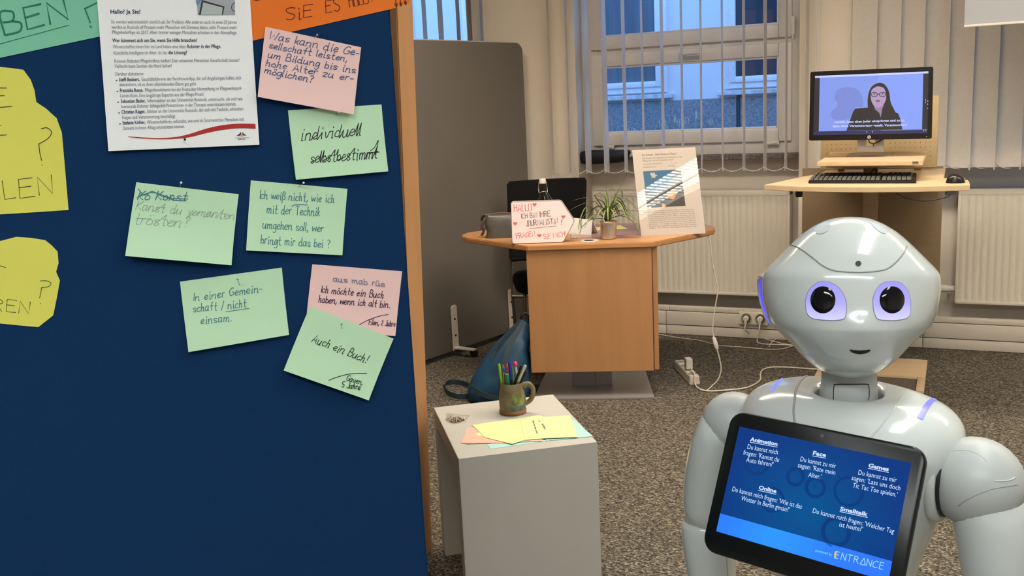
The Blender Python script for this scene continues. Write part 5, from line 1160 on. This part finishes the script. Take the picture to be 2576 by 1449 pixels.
# ================================================================== CEILING LAMPS (tubes over white louvres)
lou = mat('louvre_white', (.78, .77, .74), .3, var=0)
for i, (x, y, L, rz, wt, c) in enumerate(LAMPS):
    t = thing('ceiling_lamp', 'ceiling lamp with two tubes over white louvres, %s' % ('nearest the windows', 'in the right corner', 'above the robot', 'behind the viewer')[i], 'lamp', (x, y, CEIL-.12), R(rz), 'ceiling lamps')
    def lw(mb): return mb
    Mr = Matrix.Translation((x, y, 0)) @ Matrix.Rotation(R(rz), 4, 'Z')
    hsg = MB().box((-L/2-.03, -.24, CEIL-.03), (L/2+.03, .24, CEIL-.001), .003, Mr)
    for sy in (-.24, .228): hsg.box((-L/2-.03, sy, CEIL-.12), (L/2+.03, sy+.012, CEIL-.03), .002, Mr)
    part('housing', hsg, lou, t, 40)
    gm_ = glow('tube_%d' % i, tuple(int(255*v) for v in (c[0], c[1]**.5, c[2]**.5)), 7.0)
    for sy in (-.11, .11): part('tube', MB().tube([Mr @ V((-L/2, sy, CEIL-.075)), Mr @ V((L/2, sy, CEIL-.075))], .013, 10), gm_, t, 60)
    mb = MB(); n = int(L/.075)
    for q in range(n+1): mb.box((-L/2+q*L/n-.0015, -.226, CEIL-.12), (-L/2+q*L/n+.0015, .226, CEIL-.095), 0, Mr)
    mb.box((-L/2, -.012, CEIL-.12), (L/2, .012, CEIL-.095), 0, Mr)
    part('louvre', mb, lou, t, kind='stuff')

# ================================================================== HUMANOID ROBOT
RA = V((-.12, 1.295, 0)); RTH = R(-16)
rob_w = mat('robot_white', (.565, .60, .585), .16, var=.008, vs=4, coat=.5, spec=.5)
rob_m = mat('robot_matt', (.42, .44, .43), .42, var=.01, vs=6)
rob_g = mat('robot_seam', (.30, .31, .31), .5, var=0)
rob_k = mat('robot_dark', (.012, .012, .012), .5, var=0)
rb = thing('humanoid_robot', 'white humanoid robot with glowing eyes and a tablet on its chest', 'robot', RA, RTH)
MR = Matrix.Translation(RA) @ Matrix.Rotation(RTH, 4, 'Z')
def rl(p): return MR @ V(p)
def interp(tab, sub=8):
    pts = [tuple(t) for t in tab]
    class T(tuple): pass
    return [tuple(q) for q in catmull([list(t) for t in pts], sub)]
def sellipse(w_, f, b, n, N=56, cx=0, cy=0):
    out = []
    for j in range(N):
        a = 2*math.pi*j/N; ca, sa = math.cos(a), math.sin(a)
        x = w_*math.copysign(abs(ca)**(2/n), ca); y = (b if sa > 0 else f)*math.copysign(abs(sa)**(2/n), sa)
        out.append((cx+x, cy+y))
    return out
# torso (z, half width, front, back, exponent)
TOR = [(.50, .060, .060, .065, 2.3), (.56, .062, .062, .066, 2.3), (.62, .064, .066, .066, 2.3), (.69, .074, .080, .070, 2.4), (.767, .090, .098, .078, 2.4), (.82, .107, .110, .085, 2.4), (.884, .126, .118, .092, 2.4), (.925, .138, .118, .094, 2.35), (.952, .143, .113, .092, 2.3), (.972, .140, .102, .086, 2.25), (.988, .127, .088, .078, 2.2), (.998, .106, .073, .068, 2.1), (1.003, .080, .060, .058, 2.05), (1.003, .058, .050, .050, 2.0), (.999, .0435, .0435, .0435, 2.0), (.985, .0425, .0425, .0425, 2.0), (.96, .042, .042, .042, 2.0)]
rings = [[rl((x, y, z)) for x, y in sellipse(w_, f, b, n)] for z, w_, f, b, n in interp(TOR, 5)]
tm = MB().loft(rings); torso = part('torso', tm, rob_w, rb, 180)
bvT = BVHTree.FromPolygons([tuple(v) for v in tm.v], tm.f)
def cast(bv, p, off=0, strict=False):
    d = ray(p).normalized(); h = bv.ray_cast(CAM, d)
    if h[0] is None:
        if strict: return None
        h = bv.find_nearest(CAM+d*1.25)
    n = h[1] if h[1].dot(d) < 0 else -h[1]
    return h[0]+n*off
def seam(bv, px, r, m_, parent, name='seam', k=8, off=0):
    P = [q for q in (cast(bv, p, 0, True) for p in catmull([V(q) for q in px], k)) if q]
    return part(name, MB().tube([p for p in P], r, 6), m_, parent, 180)
zt_ = zp(1840, 920, 4.025)
part('neck', MB().lathe([(.034, .955), (.036, .975), (.0365, .995), (.0345, 1.02), (.0335, 1.05), (.033, 1.07)], 40, MR), rob_m, rb, 60)
part('neck_gap', MB().lathe([(.0368, .962), (.0422, .962)], 40, MR, cap=False), rob_k, rb)
nk = MB().lathe([(.034, .955), (.036, .975), (.0365, .995), (.0345, 1.02), (.0335, 1.05), (.033, 1.07)], 40, MR); bvN = BVHTree.FromPolygons([tuple(v) for v in nk.v], nk.f)
seam(bvN, [zt_(1035, 395), zt_(1033, 300), zt_(1040, 205), zt_(1060, 190), zt_(1200, 188), zt_(1370, 188), zt_(1390, 205), zt_(1395, 290), zt_(1388, 345)], .0007, rob_k, rb)
# shoulder shells: raised panel joints on the chest
seam(bvT, [zt_(905, 85), zt_(800, 92), zt_(715, 140), zt_(660, 230), zt_(640, 350), zt_(632, 480), zt_(650, 600)], .0016, rob_g, rb)
seam(bvT, [zt_(1790, 240), zt_(1740, 300), zt_(1640, 440), zt_(1520, 600), zt_(1400, 740)], .0012, rob_w, rb)
led = glow('led_blue', (118, 122, 255), 1.25)
def ledstrip(px, w_):
    P = [q for q in (cast(bvT, p, 0, True) for p in catmull([V(q) for q in px], 8)) if q]; rows = [[] for _ in range(5)]
    for i, p in enumerate(P):
        t = (P[min(i+1, len(P)-1)]-P[max(i-1, 0)]).normalized(); n = (CAM-p).normalized(); b = t.cross(n).normalized(); e = .5 if i in (0, len(P)-1) else 1
        for k in range(5):
            q = bvT.find_nearest(p+b*w_*e*(k/4-.5)); nn = q[1] if q[1].z > 0 else -q[1]; rows[k].append(q[0]+nn*.0012)
    part('shoulder_light', MB().grid(rows), led, rb, 180)
ledstrip([zt_(536, 122), zt_(500, 145), zt_(455, 190), zt_(405, 268)], .0062)
ledstrip([zt_(2070, 335), zt_(2010, 370), zt_(1960, 440), zt_(1905, 540)], .0072)
# lower body (out of the picture)
LEG = [(.0, .16, .20, .22, 2.4), (.05, .20, .22, .24, 2.5), (.10, .19, .20, .22, 2.4), (.15, .12, .13, .14, 2.3), (.22, .075, .085, .085, 2.3), (.30, .068, .075, .078, 2.3), (.38, .080, .085, .085, 2.3), (.45, .078, .082, .082, 2.3), (.505, .058, .06, .062, 2.2)]
part('lower_body', MB().loft([[rl((x, y, z+.001)) for x, y in sellipse(w_, f, b, n)] for z, w_, f, b, n in interp(LEG, 4)]), rob_w, rb, 180)
# arms
def limb(path, k=5, N=28):
    tab = interp(path, k); P = [rl(t[:3]) for t in tab]; a = rl((1, 0, 0))-rl((0, 0, 0)); rings = []
    for i, (p, t) in enumerate(zip(P, tab)):
        d = (P[min(i+1, len(P)-1)]-P[max(i-1, 0)]).normalized(); u = (a-d*a.dot(d)).normalized(); v_ = d.cross(u)
        rings.append([p+u*t[3]*math.cos(q)+v_*t[4]*math.sin(q) for q in [2*math.pi*j/N for j in range(N)]])
    return MB().loft(rings)
def ball(c, r, sx=1, N=28):
    return MB().loft([[rl((c[0]+sx*r*math.cos(t), c[1]+r*math.sin(t)*math.cos(a), c[2]+r*math.sin(t)*math.sin(a))) for a in [2*math.pi*j/N for j in range(N)]] for t in [math.pi*(i+.02)/(16.04) for i in range(17)]])
def ringm(c, R0, r, sx, N=40, tilt=0):
    return MB().tube([rl((c[0]+sx*tilt*math.sin(a), c[1]+R0*math.cos(a), c[2]+R0*math.sin(a))) for a in [2*math.pi*j/N for j in range(N)]], r, 12, 0, True)
def hand(w0, sx, name):
    hp = MB().loft([[rl((w0[0]+a_*c_, w0[1]+b_*s_, w0[2]-z)) for c_, s_ in [(math.cos(2*math.pi*j/16), math.sin(2*math.pi*j/16)) for j in range(16)]] for z, a_, b_ in ((0, .018, .020), (.02, .017, .027), (.05, .016, .034), (.075, .014, .033), (.085, .008, .026))])
    h = part('hand', hp, rob_m, rb, 180)
    for q, (yy, L) in enumerate(((-.026, .055), (-.009, .064), (.009, .060), (.025, .048))):
        b0 = V((w0[0], w0[1]+yy, w0[2]-.075)); cv = -sx*.018
        part('finger', MB().tube([rl(b0), rl(b0+V((cv*.25, 0, -L*.45))), rl(b0+V((cv, 0, -L*.8))), rl(b0+V((cv*1.9, 0, -L)))], [.0085, .008, .0075, .006], 10, 4), rob_m, h, 180)
    part('thumb', MB().tube([rl((w0[0], w0[1]-.028, w0[2]-.03)), rl((w0[0]-sx*.012, w0[1]-.045, w0[2]-.055)), rl((w0[0]-sx*.02, w0[1]-.048, w0[2]-.08))], [.010, .009, .007], 10, 4), rob_m, h, 180)
# robot's left arm (right in the picture)
part('shoulder_ring', ringm((.121, -.004, .915), .053, .008, 1), rob_w, rb, 180)
bmL = ball((.161, -.006, .913), .0555); part('shoulder_ball', bmL, rob_m, rb, 180)
bvB = BVHTree.FromPolygons([tuple(v) for v in bmL.v], bmL.f)
ua = limb([(.172, -.006, .895, .040, .047), (.180, -.006, .872, .043, .049), (.187, -.006, .83, .042, .047), (.192, -.004, .79, .040, .044), (.195, 0, .755, .038, .041), (.195, 0, .738, .030, .033)]); part('upper_arm', ua, rob_w, rb, 180)
part('elbow', ball((.195, .0, .735), .034), rob_m, rb, 180)
part('forearm', limb([(.195, .0, .74, .028, .030), (.195, .0, .725, .037, .040), (.193, -.004, .68, .038, .042), (.188, -.012, .62, .036, .040), (.182, -.022, .56, .032, .036), (.178, -.03, .50, .026, .029), (.176, -.032, .487, .018, .02)]), rob_w, rb, 180)
hand((.176, -.033, .487), 1, 'left')
z8 = zp(2280, 940, 2.848)
bvU = BVHTree.FromPolygons([tuple(v) for v in ua.v+bmL.v], ua.f+[tuple(i+len(ua.v) for i in f) for f in bmL.f])
seam(bvU, [z8(372, 948), z8(430, 905), z8(520, 860), z8(620, 825), z8(720, 808), z8(798, 795)], .0007, rob_g, rb)
seam(bvU, [z8(318, 562), z8(360, 550), z8(430, 550), z8(500, 570), z8(550, 602), z8(575, 632)], .0004, rob_m, rb)
seam(bvU, [z8(632, 768), z8(700, 768), z8(750, 760), z8(778, 742)], .0009, rob_w, rb)
# robot's right arm (left in the picture), elbow swung out
part('shoulder_ring', ringm((-.123, -.004, .917), .051, .008, -1), rob_w, rb, 180)
part('shoulder_ball', ball((-.163, -.004, .928), .046), rob_m, rb, 180)
ra = limb([(-.168, -.004, .930, .036, .043), (-.177, -.004, .912, .0415, .049), (-.189, -.003, .87, .044, .050), (-.1985, 0, .82, .0445, .049), (-.203, 0, .785, .040, .045), (-.205, 0, .768, .030, .034)]); part('upper_arm', ra, rob_w, rb, 180)
part('elbow', ball((-.208, .0, .768), .036), rob_m, rb, 180)
ro = limb([(-.212, .0, .775, .024, .030), (-.211, .0, .765, .0355, .041), (-.209, -.002, .74, .037, .042), (-.200, -.006, .68, .034, .040), (-.190, -.014, .62, .033, .038), (-.182, -.022, .56, .030, .034), (-.176, -.03, .50, .025, .028), (-.174, -.032, .487, .018, .02)]); part('forearm', ro, rob_w, rb, 180)
hand((-.174, -.033, .487), -1, 'right')
bvR = BVHTree.FromPolygons([tuple(v) for v in ra.v], ra.f)
z7 = zp(1700, 960, 2.963)
seam(bvR, [z7(292, 250), z7(278, 300), z7(290, 360), z7(325, 420), z7(360, 462)], .0012, rob_w, rb)
bvF = BVHTree.FromPolygons([tuple(v) for v in ro.v], ro.f)
seam(bvF, [z7(378, 1290), z7(381, 1360), z7(388, 1445)], .0007, rob_g, rb)

for sx in (-1, 1): part('joint_gap', ringm((sx*.1305, -.005, .914), .0485, .0026, sx), rob_k, rb, 180)
# chest tablet
TC = V((-.150, 1.150, .906)); tr_ = V((.959, -.282, -.015)).normalized(); tn = V((-.248, -.867, .433)).normalized(); tu = tn.cross(tr_).normalized(); tr_ = tu.cross(tn)
def tq(x, y, d=0): return TC+tr_*x+tu*y+tn*d
def rrect(x0, x1, y0, y1, r, n=6):
    P = []
    for cx_, cy_, a0 in ((x1-r, y1-r, 0), (x0+r, y1-r, 90), (x0+r, y0+r, 180), (x1-r, y0+r, 270)): P += [(cx_+r*math.cos(R(a0+90*i/n)), cy_+r*math.sin(R(a0+90*i/n))) for i in range(n+1)]
    return P
rr_ = rrect(-.1245, .1235, -.0955, .0875, .019)
tab_k = mat('tablet_black', (.006, .007, .007), .30, var=0, spec=.3)
sh_ = MB().loft([[tq(x*s_, y*s_, d) for x, y in rr_] for s_, d in ((.93, -.020), (.985, -.014), (1.0, -.008), (1.0, -.004), (.992, -.001), (.985, -.0002))])
tb_ = part('tablet', sh_, tab_k, rb, 40)
part('camera_lens', MB().lathe([(0, 0), (.0022, 0)], 16, Matrix.Translation(tq(0, .078, .0002)) @ tn.to_track_quat('Z', 'Y').to_matrix().to_4x4(), cap=False), mat('lens_grey', (.10, .10, .10), .2, var=0), tb_)
sw, shh = .1085, .068
class TP:
    P0 = TC; n = tn
    def pt(s, p, off=0): return onp(p, TC, tn)+tn*(off+.0002)
TPp = TP()
# screen: dark blue picture, lighter in the middle; emits its own light
def scrmat():
    m = glow('tablet_screen', (14, 60, 130), 1.0, 0, .08); nt = m.node_tree; N = nt.nodes; b = N['Principled BSDF']
    tc = N.new('ShaderNodeTexCoord'); mp_ = N.new('ShaderNodeMapping'); gr_ = N.new('ShaderNodeTexGradient'); gr_.gradient_type = 'SPHERICAL'; rp = N.new('ShaderNodeValToRGB')
    mp_.inputs['Scale'].default_value = (8.5, 11, 8.5); mp_.inputs['Location'].default_value = (0, .15, 0)
    nt.links.new(tc.outputs['Object'], mp_.inputs[0]); nt.links.new(mp_.outputs[0], gr_.inputs[0]); nt.links.new(gr_.outputs[0], rp.inputs[0])
    rp.color_ramp.elements[0].color = rgb((13, 58, 134)); rp.color_ramp.elements[0].position = 0; rp.color_ramp.elements[1].color = rgb((6, 84, 148)); rp.color_ramp.elements[1].position = .9
    nt.links.new(rp.outputs[0], b.inputs['Emission Color']); return m
LM = Matrix(((tr_.x, tu.x, tn.x, TC.x), (tr_.y, tu.y, tn.y, TC.y), (tr_.z, tu.z, tn.z, TC.z), (0, 0, 0, 1)))
so = link('screen', setmesh('screen', MB().poly([V((-sw, -shh, 0)), V((sw, -shh, 0)), V((sw, shh, 0)), V((-sw, shh, 0))]), scrmat()))
so.parent = tb_; so.matrix_parent_inverse = world_of(tb_).inverted(); so.matrix_basis = LM @ Matrix.Translation((0, 0, .0003)); BASIS[so.name] = Matrix()
def spart(name, mb, m_, kind=None): return part(name, mb, m_, tb_, kind=kind)
zb3 = zp(1760, 1030, 3.459)
# lower banner
mb = MB(); yb_ = -shh+.169*2*shh
for i in range(14):
    mb.cur = i; xa, xb = -sw+2*sw*i/14, -sw+2*sw*(i+1)/14; mb.poly([tq(xa, -shh, .0005), tq(xb, -shh, .0005), tq(xb, yb_, .0005), tq(xa, yb_, .0005)])
spart('banner', mb, [glow('ban%d' % i, (int(2), int(112+34*math.exp(-((i-4.5)/4)**2)), 255)) for i in range(14)])
ghost = glow('ghost', (10, 60, 128), 1.0, 0, .08)
ic = MB()
def gring(cx_, cy_, r, w_):
    q = [(cx_+r*math.cos(a), cy_+r*math.sin(a)) for a in [2*math.pi*j/30 for j in range(31)]]
    ic.grid([[tq(cx_+(x-cx_)*k_, cy_+(y-cy_)*k_, .0005) for x, y in q] for k_ in (1-w_/r, 1)])
for g_ in ((-.022, .022, .012, .004), (.005, .015, .013, .004), (.045, .02, .018, .003), (-.045, -.012, .016, .004), (.04, -.03, .018, .005), (-.075, .03, .018, .004)): gring(*g_)
spart('screen_icons', ic, ghost, kind='stuff')
tw = glow('tablet_text', (205, 225, 255))
def tt(s_, a, b_, h, bold=0):
    mb = MB(); type_on(mb, TPp, s_, zb3(*a), zb3(*b_), h, bold, .0007); spart('lettering', mb, tw, kind='stuff')
def head(s_, a, b_, h=13.5):
    tt(s_, a, b_, h, .035); mb = MB(); d = (b_[0]-a[0], b_[1]-a[1]); pen_line(mb, TPp, [zb3(a[0], a[1]+11), zb3(b_[0], b_[1]+11)], 1.5, .0007); spart('underline', mb, tw)
hh_ = 17.5
head('Animation', (442, 275), (678, 318), 14); tt('Du kannst mich', (413, 342), (680, 393), hh_); tt("fragen: 'Kannst du", (380, 392), (690, 458), hh_); tt("Auto fahren?'", (405, 456), (640, 500), hh_)
head('Face', (984, 394), (1100, 414), 14); tt('Du kannst zu mir', (873, 450), (1185, 513), hh_); tt("sagen: 'Rate mein", (853, 503), (1180, 570), hh_); tt("Alter.'", (946, 587), (1060, 607), hh_)
head('Games', (1468, 502), (1645, 538), 14); tt('Du kannst zu mir', (1377, 566), (1712, 636), hh_); tt("sagen: 'Lass uns doch", (1320, 612), (1745, 705), hh_); tt("Tic Tac Toe spielen.'", (1330, 678), (1718, 762), hh_)
head('Online', (514, 694), (668, 728), 14); tt("Du kannst mich fragen: 'Wie ist das", (280, 710), (888, 866), hh_); tt("Wetter in Berlin genau?'", (360, 790), (778, 893), hh_)
head('Smalltalk', (1222, 878), (1462, 930), 14); tt("Du kannst mich fragen: 'Welcher Tag", (980, 898), (1690, 1080), hh_); tt("ist heute?'", (1213, 1018), (1416, 1063), hh_)
tw2 = glow('tablet_pale', (110, 190, 255)); tw3 = glow('tablet_cyan', (150, 215, 250))
mb = MB(); type_on(mb, TPp, 'powered by', zb3(1008, 1235), zb3(1153, 1275), 9.5, .03, .0008); spart('lettering', mb, tw2, kind='stuff')
mb = MB()
ent = {'N': "0g 0p 5g 5p", 'T': "0p 5p|2p 2g", 'R': "0g 0p 3p 4n 3l 0l|2l 5g", 'A': "0g 3p 6g 1g", 'C': "5o 3p 0m 0i 2g 5h", 'E': "4p 0p 0g 4g|0l 4l"}
ea, eb = V(zb3(1175, 1292)), V(zb3(1605, 1395)); de = eb-ea; ue = V((de.y, -de.x)).normalized()*(58/3.459/1.8)
xw = 0
for chh in 'ENTRANCE':
    for st1 in ent[chh].split('|'):
        P = [ea+de*((xw+int(q[0])*.16)/9.0)+ue*((ord(q[1])-103)*.2) for q in st1.split()]
        if chh == 'C': P = catmull(P, 4)
        for p, q in zip(P, P[1:]): pen_line(mb, TPp, [p, q], 2.0, .0008)
    xw += 1.16
spart('lettering', mb, tw3, kind='stuff')
mb = MB(); mb.poly([TPp.pt(zb3(*p), .0009) for p in ((1182, 1236), (1198, 1240), (1190, 1265), (1192, 1292), (1180, 1286), (1172, 1262))]); spart('logo', mb, glow('logo_yellow', (225, 195, 60)))
# bracket that carries the tablet
br = MB().hexa([tq(-.04, -.045, -.019), tq(.04, -.045, -.019), tq(.04, .04, -.019), tq(-.04, .04, -.019)], [tq(-.045, -.04, -.075), tq(.045, -.04, -.075), tq(.045, .04, -.075), tq(-.045, .04, -.075)], .004)
part('tablet_mount', br, rob_m, rb, 40)

# head (own frame: -Y is the face, origin between the eyes)
HC = onp((2136, 755), RA+V((0, 0, 1.1)), V((0, -1, 0)))
hy = R(11.5); hp_ = R(-10)
MH = Matrix.Translation(HC) @ Matrix.Rotation(hy, 4, 'Z') @ Matrix.Rotation(hp_, 4, 'X') @ Matrix.Rotation(R(0), 4, 'Y')
HD = [(.1070, .001, .001, .001), (.1064, .0115, .0125, .0125), (.1040, .0255, .027, .027), (.0975, .0405, .043, .043), (.0909, .0508, .054, .054), (.0834, .0608, .064, .063), (.0730, .0718, .0735, .073), (.0602, .0838, .082, .083), (.0497, .0935, .087, .089), (.0393, .1030, .0915, .094), (.0335, .1068, .0935, .096), (.0275, .1085, .095, .0975), (.015, .1088, .097, .098), (0, .1072, .099, .098), (-.017, .1032, .101, .094), (-.029, .0985, .1012, .089), (-.036, .0925, .1005, .084), (-.0474, .0810, .096, .076), (-.060, .0690, .088, .068), (-.072, .0585, .079, .060), (-.0816, .0485, .067, .051), (-.089, .0380, .053, .040), (-.0955, .0245, .035, .026), (-.0993, .012, .018, .013), (-.1005, .001, .001, .001)]
rings = []
for z, w_, f, b in interp(HD, 5):
    n = 2.0+.25*math.exp(-((z-.01)/.05)**2)
    r1 = []
    for x, y in sellipse(max(w_, .0005), max(f, .0005), max(b, .0005), 2.0 if abs(z) > .09 else 2.05, 72):
        if y < 0: y -= .0055*math.exp(-(x/.016)**2-((z+.030)/.014)**2)
        r1.append(MH @ V((x, y, z)))
    rings.append(r1)
hm = MB().loft(rings); hd_ = part('head', hm, rob_w, rb, 180)
bvH = BVHTree.FromPolygons([tuple(v) for v in hm.v], hm.f)
zh = zp(1890, 530, 4.392)
seam(bvH, [zh(415, 372), zh(470, 385), zh(560, 430), zh(680, 520), zh(780, 600), zh(880, 650), zh(1000, 672), zh(1180, 680), zh(1360, 670), zh(1490, 645), zh(1590, 575), zh(1680, 470), zh(1722, 385)], .0011, rob_g, hd_)
def decal(bv, outline, m_, parent, name, off=.0006, rings_=6, smooth=6):
    O = catmull([V(p) for p in outline], smooth, True) if smooth else [V(p) for p in outline]
    c = sum(O, V((0, 0)))/len(O); mb = MB(); vs = []; fs = []
    for i in range(1, rings_+1):
        for p in O: vs.append(cast(bv, c.lerp(p, i/rings_), off))
    vs.append(cast(bv, c, off)); n = len(O)
    for i in range(rings_-1):
        for j in range(n): fs.append((i*n+j, i*n+(j+1) % n, (i+1)*n+(j+1) % n, (i+1)*n+j))
    fs += [(len(vs)-1, (j+1) % n, j) for j in range(n)]
    return part(name, mb.add(vs, fs), m_, parent, 180)
decal(bvH, [zh(1182+33*math.cos(a), 586+29*math.sin(a)) for a in [2*math.pi*j/16 for j in range(16)]], rob_k, hd_, 'forehead_camera', .0008, 2, 0)
pad = mat('robot_pad', (.38, .44, .48), .5, var=0)
decal(bvH, [zh(700, 200), zh(765, 150), zh(840, 128), zh(870, 160), zh(858, 212), zh(805, 250), zh(740, 258), zh(712, 235)], pad, hd_, 'touch_pad', .0005, 4, 4)
decal(bvH, [zh(1315, 128), zh(1380, 142), zh(1440, 180), zh(1490, 228), zh(1485, 252), zh(1435, 246), zh(1385, 212), zh(1345, 172)], pad, hd_, 'touch_pad', .0005, 4, 4)
def eyemat():
    m = glow('eye_glow', (150, 145, 250), 1.0, .25, .2); nt = m.node_tree; N = nt.nodes; b = N['Principled BSDF']
    tc = N.new('ShaderNodeTexCoord'); sp_ = N.new('ShaderNodeSeparateXYZ'); mr = N.new('ShaderNodeMapRange'); rp = N.new('ShaderNodeValToRGB')
    nt.links.new(tc.outputs['Generated'], sp_.inputs[0]); nt.links.new(sp_.outputs[2], rp.inputs[0])
    e = rp.color_ramp.elements; e[0].position = .05; e[0].color = rgb((198, 196, 250)); e[1].position = 1; e[1].color = rgb((112, 100, 240)); k = e.new(.45); k.color = rgb((142, 132, 240))
    nt.links.new(rp.outputs[0], b.inputs['Emission Color']); b.inputs['Emission Strength'].default_value = .85; return m
eg = eyemat(); blk = mat('eye_black', (.004, .004, .006), .06, var=0)
for ol_, c in (([(600, 985), (635, 885), (715, 805), (800, 781), (900, 803), (990, 880), (1042, 985), (1050, 1100), (1028, 1188), (960, 1208), (880, 1212), (780, 1205), (680, 1190), (622, 1140), (603, 1060)], (791, 985)),
               ([(1343, 980), (1375, 880), (1450, 800), (1560, 779), (1660, 805), (1730, 890), (1757, 1000), (1756, 1110), (1735, 1172), (1670, 1200), (1560, 1212), (1440, 1206), (1385, 1185), (1352, 1100)], (1556, 985))):
    es = decal(bvH, [zh(*p) for p in ol_], eg, hd_, 'eye_socket', .0005, 6, 4)
    vs, fs = [], []; nA, nR = 32, 6; pn0 = (CAM-cast(bvH, zh(*c))).normalized()
    for i in range(1, nR+1):
        for j in range(nA):
            a = 2*math.pi*j/nA; u = i/nR; vs.append(cast(bvH, zh(c[0]+139*u*math.cos(a), c[1]+150*u*math.sin(a)))+pn0*(.0009+.0035*math.sqrt(max(0, 1-u*u))))
    vs.append(cast(bvH, zh(*c))+pn0*.0044)
    for i in range(nR-1):
        for j in range(nA): fs.append((i*nA+j, i*nA+(j+1) % nA, (i+1)*nA+(j+1) % nA, (i+1)*nA+j))
    fs += [(len(vs)-1, (j+1) % nA, j) for j in range(nA)]
    part('pupil', MB().add(vs, fs), blk, hd_, 180)
    seam(bvH, [zh(*p) for p in ol_]+[zh(*ol_[0])], .0007, mat('eye_rim', (.30, .29, .45), .4, var=0), hd_, 'eye_rim', 4)
zf = zp(1880, 520, 2.683)
decal(bvH, [zf(690, 963), zf(720, 966), zf(760, 968), zf(800, 966), zf(832, 963), zf(812, 982), zf(765, 993), zf(715, 985)], rob_k, hd_, 'mouth', .0006, 3, 3)
# ears: shallow ring with a glowing disc on each side
ear_b = glow('ear_glow', (64, 62, 255), 1.3)
for sx in (-1, 1):
    ME = MH @ Matrix.Translation((sx*(.0970 if sx < 0 else .0925), .006, -.001)) @ Matrix.Rotation(R(-13 if sx > 0 else 13), 4, 'Z') @ Matrix.Rotation(R(103)*sx, 4, 'Y')
    er = part('ear', MB().lathe([(.038, -.014), (.0375, .003), (.0355, .0068), (.033, .0074), (.0315, .006), (.031, .004)], 40, ME, cap=False), rob_w, hd_, 180)
    part('ear_light', MB().lathe([(0, .0068), (.02, .0067), (.0314, .0056)], 40, ME, cap=False), ear_b, er)
